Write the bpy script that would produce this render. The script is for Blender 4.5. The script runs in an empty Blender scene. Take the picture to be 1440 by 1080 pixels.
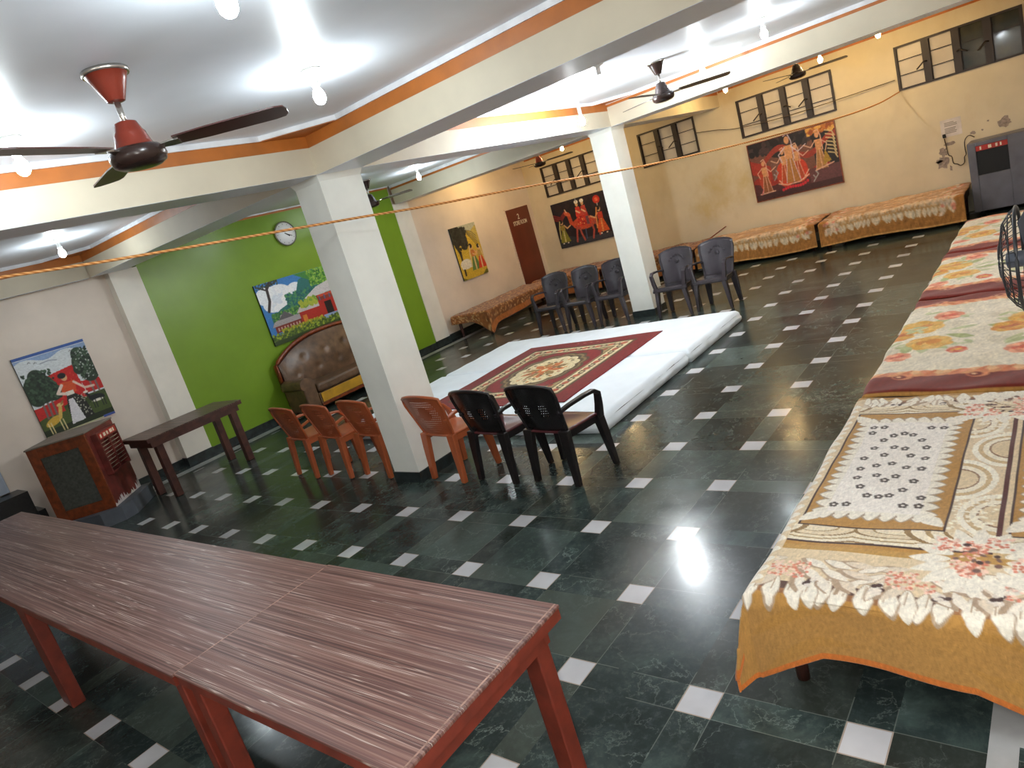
import bpy, bmesh, math, random
import numpy as np
from mathutils import Vector, Matrix
random.seed(7); RS = np.random.RandomState(5)
PI = math.pi
SC = bpy.context.scene
COL = SC.collection

# ---------------------------------------------------------------- camera, world, exposure
CAM_Z = 2.009
cam_d = bpy.data.cameras.new('camera'); cam = bpy.data.objects.new('camera', cam_d); COL.objects.link(cam)
cam_d.sensor_fit = 'HORIZONTAL'; cam_d.sensor_width = 36.0
cam_d.lens = 974.403 / 1440 * 36.0
cam_d.clip_start = 0.02
RC = Matrix(((0.5868327477673821, -0.75990159453868, -0.27960131037846697),
             (-0.3579350401418215, 0.0662850068652488, -0.9313907906478069),
             (0.7262987217298794, 0.6466497231751095, -0.2330971950305228)))
# rows of RC: the picture's right, down and forward directions in room axes (x to window wall, y to green wall)
m4 = Matrix.Identity(4)
for i in range(3):
    m4[i][0] = RC[0][i]; m4[i][1] = -RC[1][i]; m4[i][2] = -RC[2][i]
m4[0][3], m4[1][3], m4[2][3] = 0, 0, CAM_Z
cam.matrix_world = m4
SC.camera = cam
world = bpy.data.worlds.new('night'); SC.world = world; world.use_nodes = True
world.node_tree.nodes['Background'].inputs[0].default_value = (0.02, 0.025, 0.035, 1)
world.node_tree.nodes['Background'].inputs[1].default_value = 0.4
SC.view_settings.view_transform = 'Standard'; SC.view_settings.look = 'None'
SC.view_settings.exposure = 0.85; SC.view_settings.gamma = 1.0; SC.view_settings.use_curve_mapping = False
SC.cycles.use_denoising = True
SC.cycles.max_bounces = 8; SC.cycles.diffuse_bounces = 5; SC.cycles.caustics_reflective = False; SC.cycles.caustics_refractive = False
COOL = 185.0      # strength of the white bulbs
WARM = 235.0      # strength of the yellow bulbs

fl_d = bpy.data.lights.new('camera_flash', 'POINT'); fl_d.energy = 50; fl_d.shadow_soft_size = 0.025; fl_d.color = (1.0, 0.97, 0.92)
fl = bpy.data.objects.new('camera_flash', fl_d); COL.objects.link(fl); fl.location = (-0.05, 0.02, CAM_Z + 0.055)   # the photo was taken with the camera's own flash

# ---------------------------------------------------------------- materials
def lin(c):
    c = np.asarray(c, float) / 255.0
    return np.where(c <= 0.04045, c / 12.92, ((c + 0.055) / 1.055) ** 2.4)
def rgba(c): return tuple(float(v) for v in lin(c)) + (1.0,)

class X:                      # a socket with arithmetic
    def __init__(s, g, k): s.g, s.k = g, k
    def _m(s, op, b=None, c=None):
        n = s.g.n('ShaderNodeMath'); n.operation = op
        for i, v in enumerate((s, b, c)):
            if v is None: continue
            s.g.put(n.inputs[i], v)
        return X(s.g, n.outputs[0])
    def __add__(s, b): return s._m('ADD', b)
    def __sub__(s, b): return s._m('SUBTRACT', b)
    def __mul__(s, b): return s._m('MULTIPLY', b)
    def __truediv__(s, b): return s._m('DIVIDE', b)
    def lt(s, b): return s._m('LESS_THAN', b)
    def gt(s, b): return s._m('GREATER_THAN', b)
    def floor(s): return s._m('FLOOR')
    def wrap(s, b): return s._m('FLOORED_MODULO', b)
    def abs(s): return s._m('ABSOLUTE')
    def max(s, b): return s._m('MAXIMUM', b)
    def min(s, b): return s._m('MINIMUM', b)
    def pw(s, b): return s._m('POWER', b)

class G:                      # a material being wired
    def __init__(g, name, rough=0.5, spec=0.5, metal=0.0):
        g.mat = bpy.data.materials.new(name); g.mat.use_nodes = True
        g.t = g.mat.node_tree; g.b = g.t.nodes['Principled BSDF']
        g.b.inputs['Roughness'].default_value = rough; g.b.inputs['Metallic'].default_value = metal
        g.b.inputs['Specular IOR Level'].default_value = spec
    def n(g, kind): return g.t.nodes.new(kind)
    def put(g, sock, v):
        if isinstance(v, X): g.t.links.new(v.k, sock)
        elif isinstance(v, (tuple, list)): sock.default_value = v
        else: sock.default_value = v
    def pos(g):
        tc = g.n('ShaderNodeTexCoord'); return tc.outputs['Object']
    def xyz(g):
        s = g.n('ShaderNodeSeparateXYZ'); g.t.links.new(g.pos(), s.inputs[0])
        return [X(g, o) for o in s.outputs]
    def vec(g, x, y, z=0.0):
        c = g.n('ShaderNodeCombineXYZ')
        for i, v in enumerate((x, y, z)): g.put(c.inputs[i], v)
        return c.outputs[0]
    def noise(g, scale=5.0, detail=3.0, rough=0.5, vec=None, stretch=None, dist=0.0):
        n = g.n('ShaderNodeTexNoise'); n.inputs['Scale'].default_value = scale
        n.inputs['Detail'].default_value = detail; n.inputs['Roughness'].default_value = rough
        n.inputs['Distortion'].default_value = dist
        v = vec if vec is not None else g.pos()
        if stretch:
            m = g.n('ShaderNodeMapping'); m.inputs['Scale'].default_value = stretch
            g.t.links.new(v, m.inputs[0]); v = m.outputs[0]
        g.t.links.new(v, n.inputs['Vector']); return X(g, n.outputs['Fac'])
    def white(g, v):
        n = g.n('ShaderNodeTexWhiteNoise'); g.t.links.new(v, n.inputs[0]); return X(g, n.outputs[0])
    def ramp(g, f, stops):
        n = g.n('ShaderNodeValToRGB'); g.put(n.inputs[0], f); e = n.color_ramp.elements
        while len(e) < len(stops): e.new(0.5)
        for i, (p, c) in enumerate(stops):
            e[i].position = p; e[i].color = rgba(c) if len(c) == 3 else c
        return X(g, n.outputs[0])
    def mix(g, f, a, b):
        n = g.n('ShaderNodeMix'); n.data_type = 'RGBA'; n.clamp_factor = True
        g.put(n.inputs[0], f)
        for i, v in ((6, a), (7, b)):
            g.put(n.inputs[i], v if isinstance(v, X) else rgba(v))
        return X(g, n.outputs[2])
    def color(g, v): g.put(g.b.inputs['Base Color'], v if isinstance(v, X) else rgba(v)); return g
    def bump(g, h, strength=0.3, dist=0.01):
        n = g.n('ShaderNodeBump'); n.inputs['Strength'].default_value = strength; n.inputs['Distance'].default_value = dist
        g.put(n.inputs['Height'], h); g.t.links.new(n.outputs[0], g.b.inputs['Normal']); return g

def flat(name, c, rough=0.5, spec=0.5, metal=0.0, var=0.06, scale=6.0, bump=0.0):
    g = G(name, rough, spec, metal)
    c = np.array(c, float); f = g.noise(scale, 3)
    g.color(g.ramp(f, [(0.3, tuple(np.clip(c * (1 - var), 0, 255))), (0.7, tuple(np.clip(c * (1 + var), 0, 255)))]))
    if bump: g.bump(g.noise(scale * 8, 2), bump, 0.004)
    return g.mat
def glow(name, c, strength):
    m = bpy.data.materials.new(name); m.use_nodes = True; t = m.node_tree
    t.nodes.remove(t.nodes['Principled BSDF']); e = t.nodes.new('ShaderNodeEmission')
    e.inputs[0].default_value = tuple(c) + (1,); e.inputs[1].default_value = strength
    t.links.new(e.outputs[0], t.nodes['Material Output'].inputs[0]); return m
def painted(name, rough=0.7, spec=0.3, bump=0.0, bscale=300, sheen=0.0):          # colour comes from the pattern woven / painted into the mesh
    g = G(name, rough, spec); a = g.n('ShaderNodeAttribute'); a.attribute_name = 'pattern'
    g.t.links.new(a.outputs['Color'], g.b.inputs['Base Color'])
    if bump: g.bump(g.noise(bscale, 2), bump, 0.004)
    if sheen: g.b.inputs['Sheen Weight'].default_value = sheen
    return g.mat

M = {}
def wall_mat(name, c, stain=False):
    g = G(name, 0.55, 0.35)
    f = g.noise(1.2, 4, 0.6); base = g.ramp(f, [(0.3, tuple(v * 0.95 for v in c)), (0.7, tuple(min(255, v * 1.03) for v in c))])
    if stain:
        x, y, z = g.xyz()
        d = ((y - 5.25) / 1.0).pw(2) + ((z - 1.25) / 0.75).pw(2)
        k = g.ramp(g.noise(2.2, 5, 0.65) - d * 0.28, [(0.36, (0, 0, 0)), (0.62, (255, 255, 255))])
        base = g.mix(k * 0.6, base, (194, 168, 96))
        k2 = g.ramp(g.noise(3.1, 4, 0.6, stretch=(1, 1, 0.4)), [(0.55, (0, 0, 0)), (0.75, (255, 255, 255))])
        base = g.mix(k2 * 0.25, base, (196, 168, 118))
    g.color(base); g.bump(g.noise(40, 3), 0.06, 0.01)
    return g.mat
M['wall'] = wall_mat('cream wall paint', (226, 212, 198))
M['wallw'] = wall_mat('stained cream wall paint', (218, 205, 178), True)
M['green'] = wall_mat('green wall paint', (122, 156, 42))
M['green'].node_tree.nodes['Principled BSDF'].inputs['Roughness'].default_value = 0.33
M['white'] = wall_mat('white column paint', (236, 236, 227))
M['pil'] = wall_mat('bulb-lit cream pilaster paint', (240, 234, 222))  # wall cream lightened; the bulbs' extra light is put into the pilaster colour
M['beam'] = wall_mat('cream beam paint', (208, 198, 176))
M['orange'] = flat('orange band paint', (178, 104, 42), 0.45)
M['mould'] = flat('white moulding', (226, 228, 232), 0.5)
M['ceil'] = flat('white ceiling paint', (228, 233, 242), 0.40, 0.5, var=0.02, scale=2)
M['base'] = flat('dark green marble skirting', (38, 46, 46), 0.3, var=0.3, scale=14)
M['plaster'] = flat('bare grey plaster', (152, 138, 130), 0.9, var=0.15, scale=30)
M['sheet'] = flat('white cotton sheet', (236, 244, 250), 0.85, 0.2, var=0.015, scale=4)
M['blackp'] = flat('black plastic', (26, 22, 23), 0.3, 0.5, var=0.1)
M['maroonp'] = flat('dark maroon plastic', (82, 32, 36), 0.28, 0.5, var=0.1)
M['greyp'] = flat('brown grey plastic', (60, 55, 60), 0.25, 0.55, var=0.1)
M['orangep'] = flat('orange brown plastic', (170, 88, 50), 0.33, 0.5, var=0.05)
M['wood'] = flat('dark brown wood', (72, 40, 32), 0.4, var=0.2, scale=12)
M['redwood'] = flat('red painted wood', (114, 47, 33), 0.42, var=0.12, scale=14)
M['louvre'] = flat('pale tan louvre', (170, 156, 134), 0.5)
M['lid'] = flat('dusty grey lid', (128, 118, 108), 0.6)
M['worn'] = flat('worn pale laminate edge', (150, 118, 104), 0.5, var=0.25, scale=40)
M['frame'] = flat('polished red wood', (122, 58, 28), 0.3, var=0.2, scale=16)
M['leather'] = flat('brown leather', (98, 74, 54), 0.34, 0.5, var=0.22, scale=9, bump=0.15)
M['mustard'] = flat('mustard panel', (184, 138, 30), 0.5, var=0.1)
M['winframe'] = flat('black brown window paint', (48, 38, 34), 0.5, var=0.1)
M['chrome'] = flat('worn chrome', (190, 186, 180), 0.25, 0.5, 0.9)
M['fanred'] = flat('maroon fan enamel', (122, 48, 34), 0.25, var=0.08)
M['fanblade'] = flat('dark maroon blade', (66, 32, 30), 0.38, var=0.12)
M['fandark'] = flat('dark brown fan enamel', (46, 32, 28), 0.25, var=0.1)
M['fanblack'] = flat('black brown blade', (44, 34, 30), 0.35, var=0.1)
M['socket'] = flat('white plastic', (222, 220, 214), 0.4)
M['cool'] = glow('lit white bulb', (0.87, 0.965, 1.0), COOL)
M['coolx'] = glow('lit bright white bulb', (0.92, 0.97, 1.0), COOL * 8.5)
M['coolb'] = glow('added white bulb behind the camera', (0.87, 0.965, 1.0), COOL * 2.1)  # stronger glow for the bulbs added out of view
M['warm'] = glow('lit yellow bulb', (1.0, 0.68, 0.29), WARM)
M['cooler'] = flat('grey painted metal', (104, 104, 114), 0.45, var=0.06)
M['pad'] = flat('grey green cooler pad', (74, 76, 70), 0.85, var=0.15, scale=40)
M['dark'] = flat('dark void', (14, 14, 16), 0.6)
M['plinth'] = flat('grey metal tray', (86, 92, 100), 0.5, var=0.08)
M['granite'] = flat('black granite', (22, 24, 25), 0.3, var=0.25, scale=30)
M['paleblue'] = flat('pale blue white paint', (176, 186, 202), 0.5, var=0.05)
M['paper'] = flat('white paper', (214, 206, 204), 0.8)
M['dial'] = flat('white clock dial', (250, 250, 250), 0.5, var=.01)
M['ink'] = flat('grey ink', (144, 136, 130), 0.8)
M['wire'] = flat('dark wire', (70, 58, 46), 0.6)
M['cage'] = flat('dark grey fan wire', (40, 42, 46), 0.4)
M['fanbody'] = flat('blue grey plastic', (92, 98, 110), 0.4)
M['pagoda'] = flat('canvas edge', (40, 44, 40), 0.7)
M['redlab'] = flat('red label', (176, 48, 38), 0.5)
M['cream'] = flat('cream lettering', (236, 226, 204), 0.6)
M['doorred'] = flat('red brown door paint', (104, 46, 30), 0.4, var=0.08, scale=3)
M['brown'] = flat('worn maroon paint', (108, 44, 38), 0.5, var=0.18, scale=9)
M['curtain'] = M['paleblue']

# glass: pale frosted panes lit from the room, and the dark clear panes of the open casement
g = G('frosted pane', 0.4, 0.5); g.color(g.ramp(g.noise(2.5, 3), [(0.3, (196, 184, 166)), (0.7, (214, 204, 188))])); M['pane'] = g.mat
g = G('dark clear pane', 0.06, 0.6); g.color(g.ramp(g.noise(3.0, 4), [(0.35, (40, 46, 44)), (0.65, (74, 72, 60))])); M['paned'] = g.mat

# perforated backs: real see-through holes in a dot lattice over part of the back
def perforated(name, c, rough, kind):
    g = G(name, rough, 0.5)
    c = np.array(c, float)
    g.color(g.ramp(g.noise(6, 3), [(0.3, tuple(c * 0.94)), (0.7, tuple(np.clip(c * 1.06, 0, 255)))]))
    x, y, z = g.xyz()
    s = 0.021
    row = (z / s).floor()
    ux = (x / s + row * 0.5).wrap(1.0) - 0.5
    uz = (z / s).wrap(1.0) - 0.5
    hole = (ux * ux + uz * uz).lt(0.10)
    if kind == 'arc':      # a crescent of holes around a solid heart
        d = (x * x + (z - 0.63).pw(2)).pw(0.5)
        reg = d.gt(0.07) * d.lt(0.185) * x.abs().lt(0.18) * z.lt(0.765)
    else:                  # two windows of holes left and right
        reg = (x.abs() - 0.085).abs().lt(0.04) * (z - 0.60).abs().lt(0.055)
    tr = g.n('ShaderNodeBsdfTransparent'); mx = g.n('ShaderNodeMixShader')
    g.put(mx.inputs[0], hole * reg)
    g.t.links.new(g.b.outputs[0], mx.inputs[1]); g.t.links.new(tr.outputs[0], mx.inputs[2])
    g.t.links.new(mx.outputs[0], g.t.nodes['Material Output'].inputs[0])
    return g.mat
M['orangeback'] = perforated('orange perforated plastic', (166, 84, 48), 0.33, 'arc')
M['blackback'] = perforated('black perforated plastic', (24, 20, 21), 0.22, 'win')

# floor: dark green marble, a white square at every crossing of a 0.6 m grid, pale border strips
def floor_mat():
    g = G('green marble floor', 0.16, 0.2)
    x, y, z = g.xyz()
    T, S = 0.6, 0.15
    fx = (x - 3.769 + S / 2).wrap(T); fy = (y - 2.4877 + S / 2).wrap(T)
    ix = ((x - 3.769 + S / 2) / T).floor(); iy = ((y - 2.4877 + S / 2) / T).floor()
    inx = fx.lt(S); iny = fy.lt(S)
    sq = inx * iny
    kind = inx * 2.0 + iny
    rnd = g.white(g.vec(ix * 3.1 + kind * 17.3, iy * 2.7 + kind * 5.9, 0.0))
    # veined marble, its grain turned a little from slab to slab
    v = g.vec(x + rnd * 7.0, y + rnd * 13.0, 0.0)
    n1 = g.noise(3.0, 6, 0.66, vec=v, dist=0.5); n2 = g.noise(3.2, 8, 0.62, vec=v, dist=0.35); n3 = g.noise(1.6, 5, 0.65, vec=v)
    n4 = g.noise(26, 4, 0.7, vec=v)
    base = g.ramp(n1, [(0.25, (30, 37, 36)), (0.5, (48, 58, 56)), (0.68, (68, 82, 78)), (0.85, (98, 112, 106))])
    vein = g.ramp((n2 - 0.5).abs(), [(0.0, (255, 255, 255)), (0.006, (70, 70, 70)), (0.02, (0, 0, 0))])
    base = g.mix(vein * (n3 * 3.0 - 1.25), base, (146, 160, 152))
    base = g.mix(g.ramp(n4, [(0.5, (0, 0, 0)), (0.75, (255, 255, 255))]) * n3 * 0.5, base, (104, 118, 112))
    base = g.mix((rnd - 0.62) * 1.2, base, (92, 106, 98))
    base = g.mix((rnd * -1.0 + 0.40) * 1.3, base, (30, 33, 34))
    hue = g.white(g.vec(iy * 1.7 + kind, ix * 4.3, 2.0))
    base = g.mix((hue - 0.6) * 0.8, base, (62, 56, 44))
    sqc = g.ramp(g.noise(3.0, 4), [(0.3, (176, 176, 180)), (0.7, (206, 206, 208))])
    # fine joints along slab edges
    j = (fx.lt(0.004)).max(fy.lt(0.004)).max((fx - S).abs().lt(0.002)).max((fy - S).abs().lt(0.002))
    jn = g.noise(1.7, 3).gt(0.5)
    base = g.mix(j * jn * 0.4, base, (128, 134, 126))
    # an ochre line of old grout hugs the white squares
    rim = (fx.lt(S)) * (fy.lt(S)) * ((fx.lt(0.005)).max(fy.lt(0.005)).max(fx.gt(S - 0.005)).max(fy.gt(S - 0.005)))
    yw = y + x * 0.0142
    zone = yw.lt(9.1) * yw.gt(0.42)
    col = g.mix(sq * zone, base, sqc)
    col = g.mix(rim * zone * 0.6, col, (146, 112, 70))
    strip = ((yw - 9.31).abs().lt(0.095)).max((y - 0.31).abs().lt(0.04) ).max(x.gt(2.1) * x.lt(2.45) * y.lt(0.35))
    col = g.mix(strip, col, g.ramp(g.noise(5, 4), [(0.3, (146, 146, 144)), (0.7, (178, 178, 176))]))
    g.color(col)
    rr = g.ramp(g.noise(3.5, 5, 0.6), [(0.3, (0.14, 0.14, 0.14, 1)), (0.7, (0.25, 0.25, 0.25, 1))])
    g.put(g.b.inputs['Roughness'], rr)
    g.bump(g.noise(60, 3), 0.03, 0.002)
    return g.mat
M['floor'] = floor_mat()

# laminate with long pale streaks down the table
def laminate(name, c1, c2, streak, amount):
    g = G(name, 0.38, 0.4)
    n1 = g.noise(1.0, 5, 0.6, stretch=(30, 0.9, 1))
    n2 = g.noise(1.0, 3, 0.6, stretch=(130, 0.55, 1))
    n3 = g.noise(1.0, 3, 0.5, stretch=(30, 0.35, 1))
    base = g.ramp(n1, [(0.28, c1), (0.72, c2)])
    base = g.mix(g.ramp(n2, [(0.5, (0, 0, 0)), (0.64, (255, 255, 255))]) * 0.45, base, (176, 146, 134))
    base = g.mix(g.ramp(n2, [(0.34, (255, 255, 255)), (0.45, (0, 0, 0))]) * 0.6, base, tuple(v * 0.5 for v in c1))
    msk = g.ramp(g.noise(1.0, 3, 0.55, stretch=(40, 1.3, 1)), [(0.46, (0, 0, 0)), (0.60, (255, 255, 255))])
    for lev in (0.40, 0.47, 0.53, 0.60):
        ln = g.ramp((n3 - lev).abs(), [(0.0, (255, 255, 255)), (0.003, (190, 190, 190)), (0.007, (0, 0, 0))])
        base = g.mix(ln * msk * amount, base, streak)
    g.color(base); g.bump(n2, 0.06, 0.003)
    return g.mat
M['laminate'] = laminate('streaked wood laminate', (86, 54, 49), (122, 86, 77), (220, 204, 192), 0.85)
M['laminate2'] = laminate('dark brown laminate', (58, 38, 32), (82, 56, 46), (110, 84, 70), 0.3)

# rope: twisted strands
g = G('orange rope', 0.85, 0.2); x, y, z = g.xyz()
tw = ((x * 150.0 + z * 260.0)._m('SINE') * 0.5 + 0.5)
g.color(g.ramp(tw, [(0.2, (186, 118, 62)), (0.8, (232, 172, 110))])); M['rope'] = g.mat

M['art'] = painted('painted canvas', 0.5, 0.4)
M['blanket'] = painted('woven plush blanket', 0.95, 0.1, 0.35, 260, 0.25)
M['rugp'] = painted('woven rug pile', 0.95, 0.1, 0.3, 220, 0.2)

# ---------------------------------------------------------------- mesh helpers
class MB:
    def __init__(s): s.bm = bmesh.new(); s.mi = 0; s.wn = False
    def mat(s, i): s.mi = i; return s
    def _face(s, vs, smooth=False):
        try: f = s.bm.faces.new(vs)
        except ValueError: return None
        f.material_index = s.mi; f.smooth = smooth; return f
    def box(s, x0, x1, y0, y1, z0, z1, T=None):
        c = [(x, y, z) for z in (z0, z1) for y in (y0, y1) for x in (x0, x1)]
        v = [s.bm.verts.new((T @ Vector(p)) if T else p) for p in c]
        for q in ((0, 2, 3, 1), (4, 5, 7, 6), (0, 1, 5, 4), (1, 3, 7, 5), (3, 2, 6, 7), (2, 0, 4, 6)):
            s._face([v[i] for i in q])
        return s
    def rbox(s, x0, x1, y0, y1, z0, z1, r=0.01, seg=2, T=None, smooth=True):
        b = bmesh.new(); bmesh.ops.create_cube(b, size=1)
        for v in b.verts:
            v.co = Vector(((x0 + x1) / 2 + v.co.x * (x1 - x0), (y0 + y1) / 2 + v.co.y * (y1 - y0), (z0 + z1) / 2 + v.co.z * (z1 - z0)))
        bmesh.ops.bevel(b, geom=b.edges[:], offset=r, segments=seg, profile=0.5, affect='EDGES')
        s.join(b, T, smooth); s.wn = True; return s
    def join(s, b, T=None, smooth=False):
        mp = {v: s.bm.verts.new((T @ v.co) if T else v.co) for v in b.verts}
        for f in b.faces: s._face([mp[v] for v in f.verts], smooth)
        b.free()
    def hull(s, quadA, quadB, smooth=False):          # a bar between two matching rings
        a = [s.bm.verts.new(p) for p in quadA]; b = [s.bm.verts.new(p) for p in quadB]; n = len(a)
        s._face(a[::-1]); s._face(b)
        for i in range(n): s._face([a[i], a[(i + 1) % n], b[(i + 1) % n], b[i]], smooth)
        return s
    def rings(s, rs, cap=True, smooth=True, closed=True):
        R = [[s.bm.verts.new(p) for p in r] for r in rs]; n = len(R[0])
        for a, b in zip(R, R[1:]):
            for i in range(n if closed else n - 1): s._face([a[i], a[(i + 1) % n], b[(i + 1) % n], b[i]], smooth)
        if cap: s._face(R[0][::-1], False); s._face(R[-1], False)
        return s
    def tube(s, pts, r, seg=8, cap=True):
        pts = [Vector(p) for p in pts]; rs = []
        up = Vector((0, 0, 1))
        for i, p in enumerate(pts):
            d = (pts[min(i + 1, len(pts) - 1)] - pts[max(i - 1, 0)]).normalized()
            a = d.cross(up if abs(d.z) < 0.95 else Vector((1, 0, 0))).normalized(); b = d.cross(a)
            rr = r[i] if isinstance(r, (list, tuple)) else r
            rs.append([p + (a * math.cos(2 * PI * k / seg) + b * math.sin(2 * PI * k / seg)) * rr for k in range(seg)])
        return s.rings(rs, cap)
    def sweep(s, pts, prof, side):                   # rectangular section (w along side, h across) along a path
        pts = [Vector(p) for p in pts]; rs = []
        for i, p in enumerate(pts):
            d = (pts[min(i + 1, len(pts) - 1)] - pts[max(i - 1, 0)]).normalized()
            a = Vector(side); a = (a - d * a.dot(d)).normalized(); b = d.cross(a)
            w, h = prof[i] if isinstance(prof, list) else prof
            rs.append([p + a * u * w / 2 + b * v * h / 2 for u, v in ((-1, -1), (1, -1), (1, 1), (-1, 1))])
        return s.rings(rs, True, False)
    def lathe(s, prof, seg=24, T=None):
        rs = []
        for r, z in prof:
            rs.append([(T @ Vector((r * math.cos(2 * PI * k / seg), r * math.sin(2 * PI * k / seg), z))) if T else
                       Vector((r * math.cos(2 * PI * k / seg), r * math.sin(2 * PI * k / seg), z)) for k in range(seg)])
        return s.rings(rs, True)
    def prism(s, poly, z0, z1, T=None):
        f = (lambda p: T @ Vector(p)) if T else Vector
        a = [s.bm.verts.new(f((x, y, z0))) for x, y in poly]; b = [s.bm.verts.new(f((x, y, z1))) for x, y in poly]; n = len(poly)
        s._face(a[::-1]); s._face(b)
        for i in range(n): s._face([a[i], a[(i + 1) % n], b[(i + 1) % n], b[i]])
        return s
    def grid(s, fn, nu, nv, smooth=True):
        V = [[s.bm.verts.new(fn(i / nu, j / nv)) for j in range(nv + 1)] for i in range(nu + 1)]
        for i in range(nu):
            for j in range(nv): s._face([V[i][j], V[i + 1][j], V[i + 1][j + 1], V[i][j + 1]], smooth)
        return s
    def build(s, name, mats, parent=None, loc=None, rotz=0.0, sharp=None, bevel=0.0, solid=0.0, sub=0):
        me = bpy.data.meshes.new(name)
        bmesh.ops.recalc_face_normals(s.bm, faces=s.bm.faces[:])
        s.bm.to_mesh(me); s.bm.free()
        for m in (mats if isinstance(mats, (list, tuple)) else [mats]): me.materials.append(M[m] if isinstance(m, str) else m)
        o = bpy.data.objects.new(name, me); COL.objects.link(o)
        if parent: o.parent = parent
        if loc is not None: o.location = loc
        o.rotation_euler.z = rotz
        if s.wn:
            md = o.modifiers.new('wn', 'WEIGHTED_NORMAL'); md.weight = 100
        if sharp is not None: me.set_sharp_from_angle(angle=math.radians(sharp))
        if solid:
            md = o.modifiers.new('solid', 'SOLIDIFY'); md.thickness = solid; md.offset = -1
        if bevel:
            md = o.modifiers.new('bevel', 'BEVEL'); md.width = bevel; md.segments = 2; md.limit_method = 'ANGLE'
        if sub:
            md = o.modifiers.new('sub', 'SUBSURF'); md.levels = sub; md.render_levels = sub
        return o

def thing(name, label, cat, loc=(0, 0, 0), rotz=0.0, group=None):
    o = bpy.data.objects.new(name, None); COL.objects.link(o); o.empty_display_size = 0.1
    o.location = loc; o.rotation_euler.z = rotz
    return tag(o, label, cat, group)
def tag(o, label, cat, group=None):
    o['label'] = label; o['category'] = cat
    if group: o['group'] = group
    return o
def struct(o, label=None):
    o['kind'] = 'structure'
    if label: o['label'] = label
    return o
def dup(src, label, loc, rotz=None, group=None):
    r = src.copy(); COL.objects.link(r); r.location = loc
    if rotz is not None: r.rotation_euler.z = rotz
    r['label'] = label
    if group: r['group'] = group
    for ch in [c for c in bpy.data.objects if c.parent == src]:
        c = ch.copy(); COL.objects.link(c); c.parent = r
        for gch in [q for q in bpy.data.objects if q.parent == ch]:
            q = gch.copy(); COL.objects.link(q); q.parent = c
    return r

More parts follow.
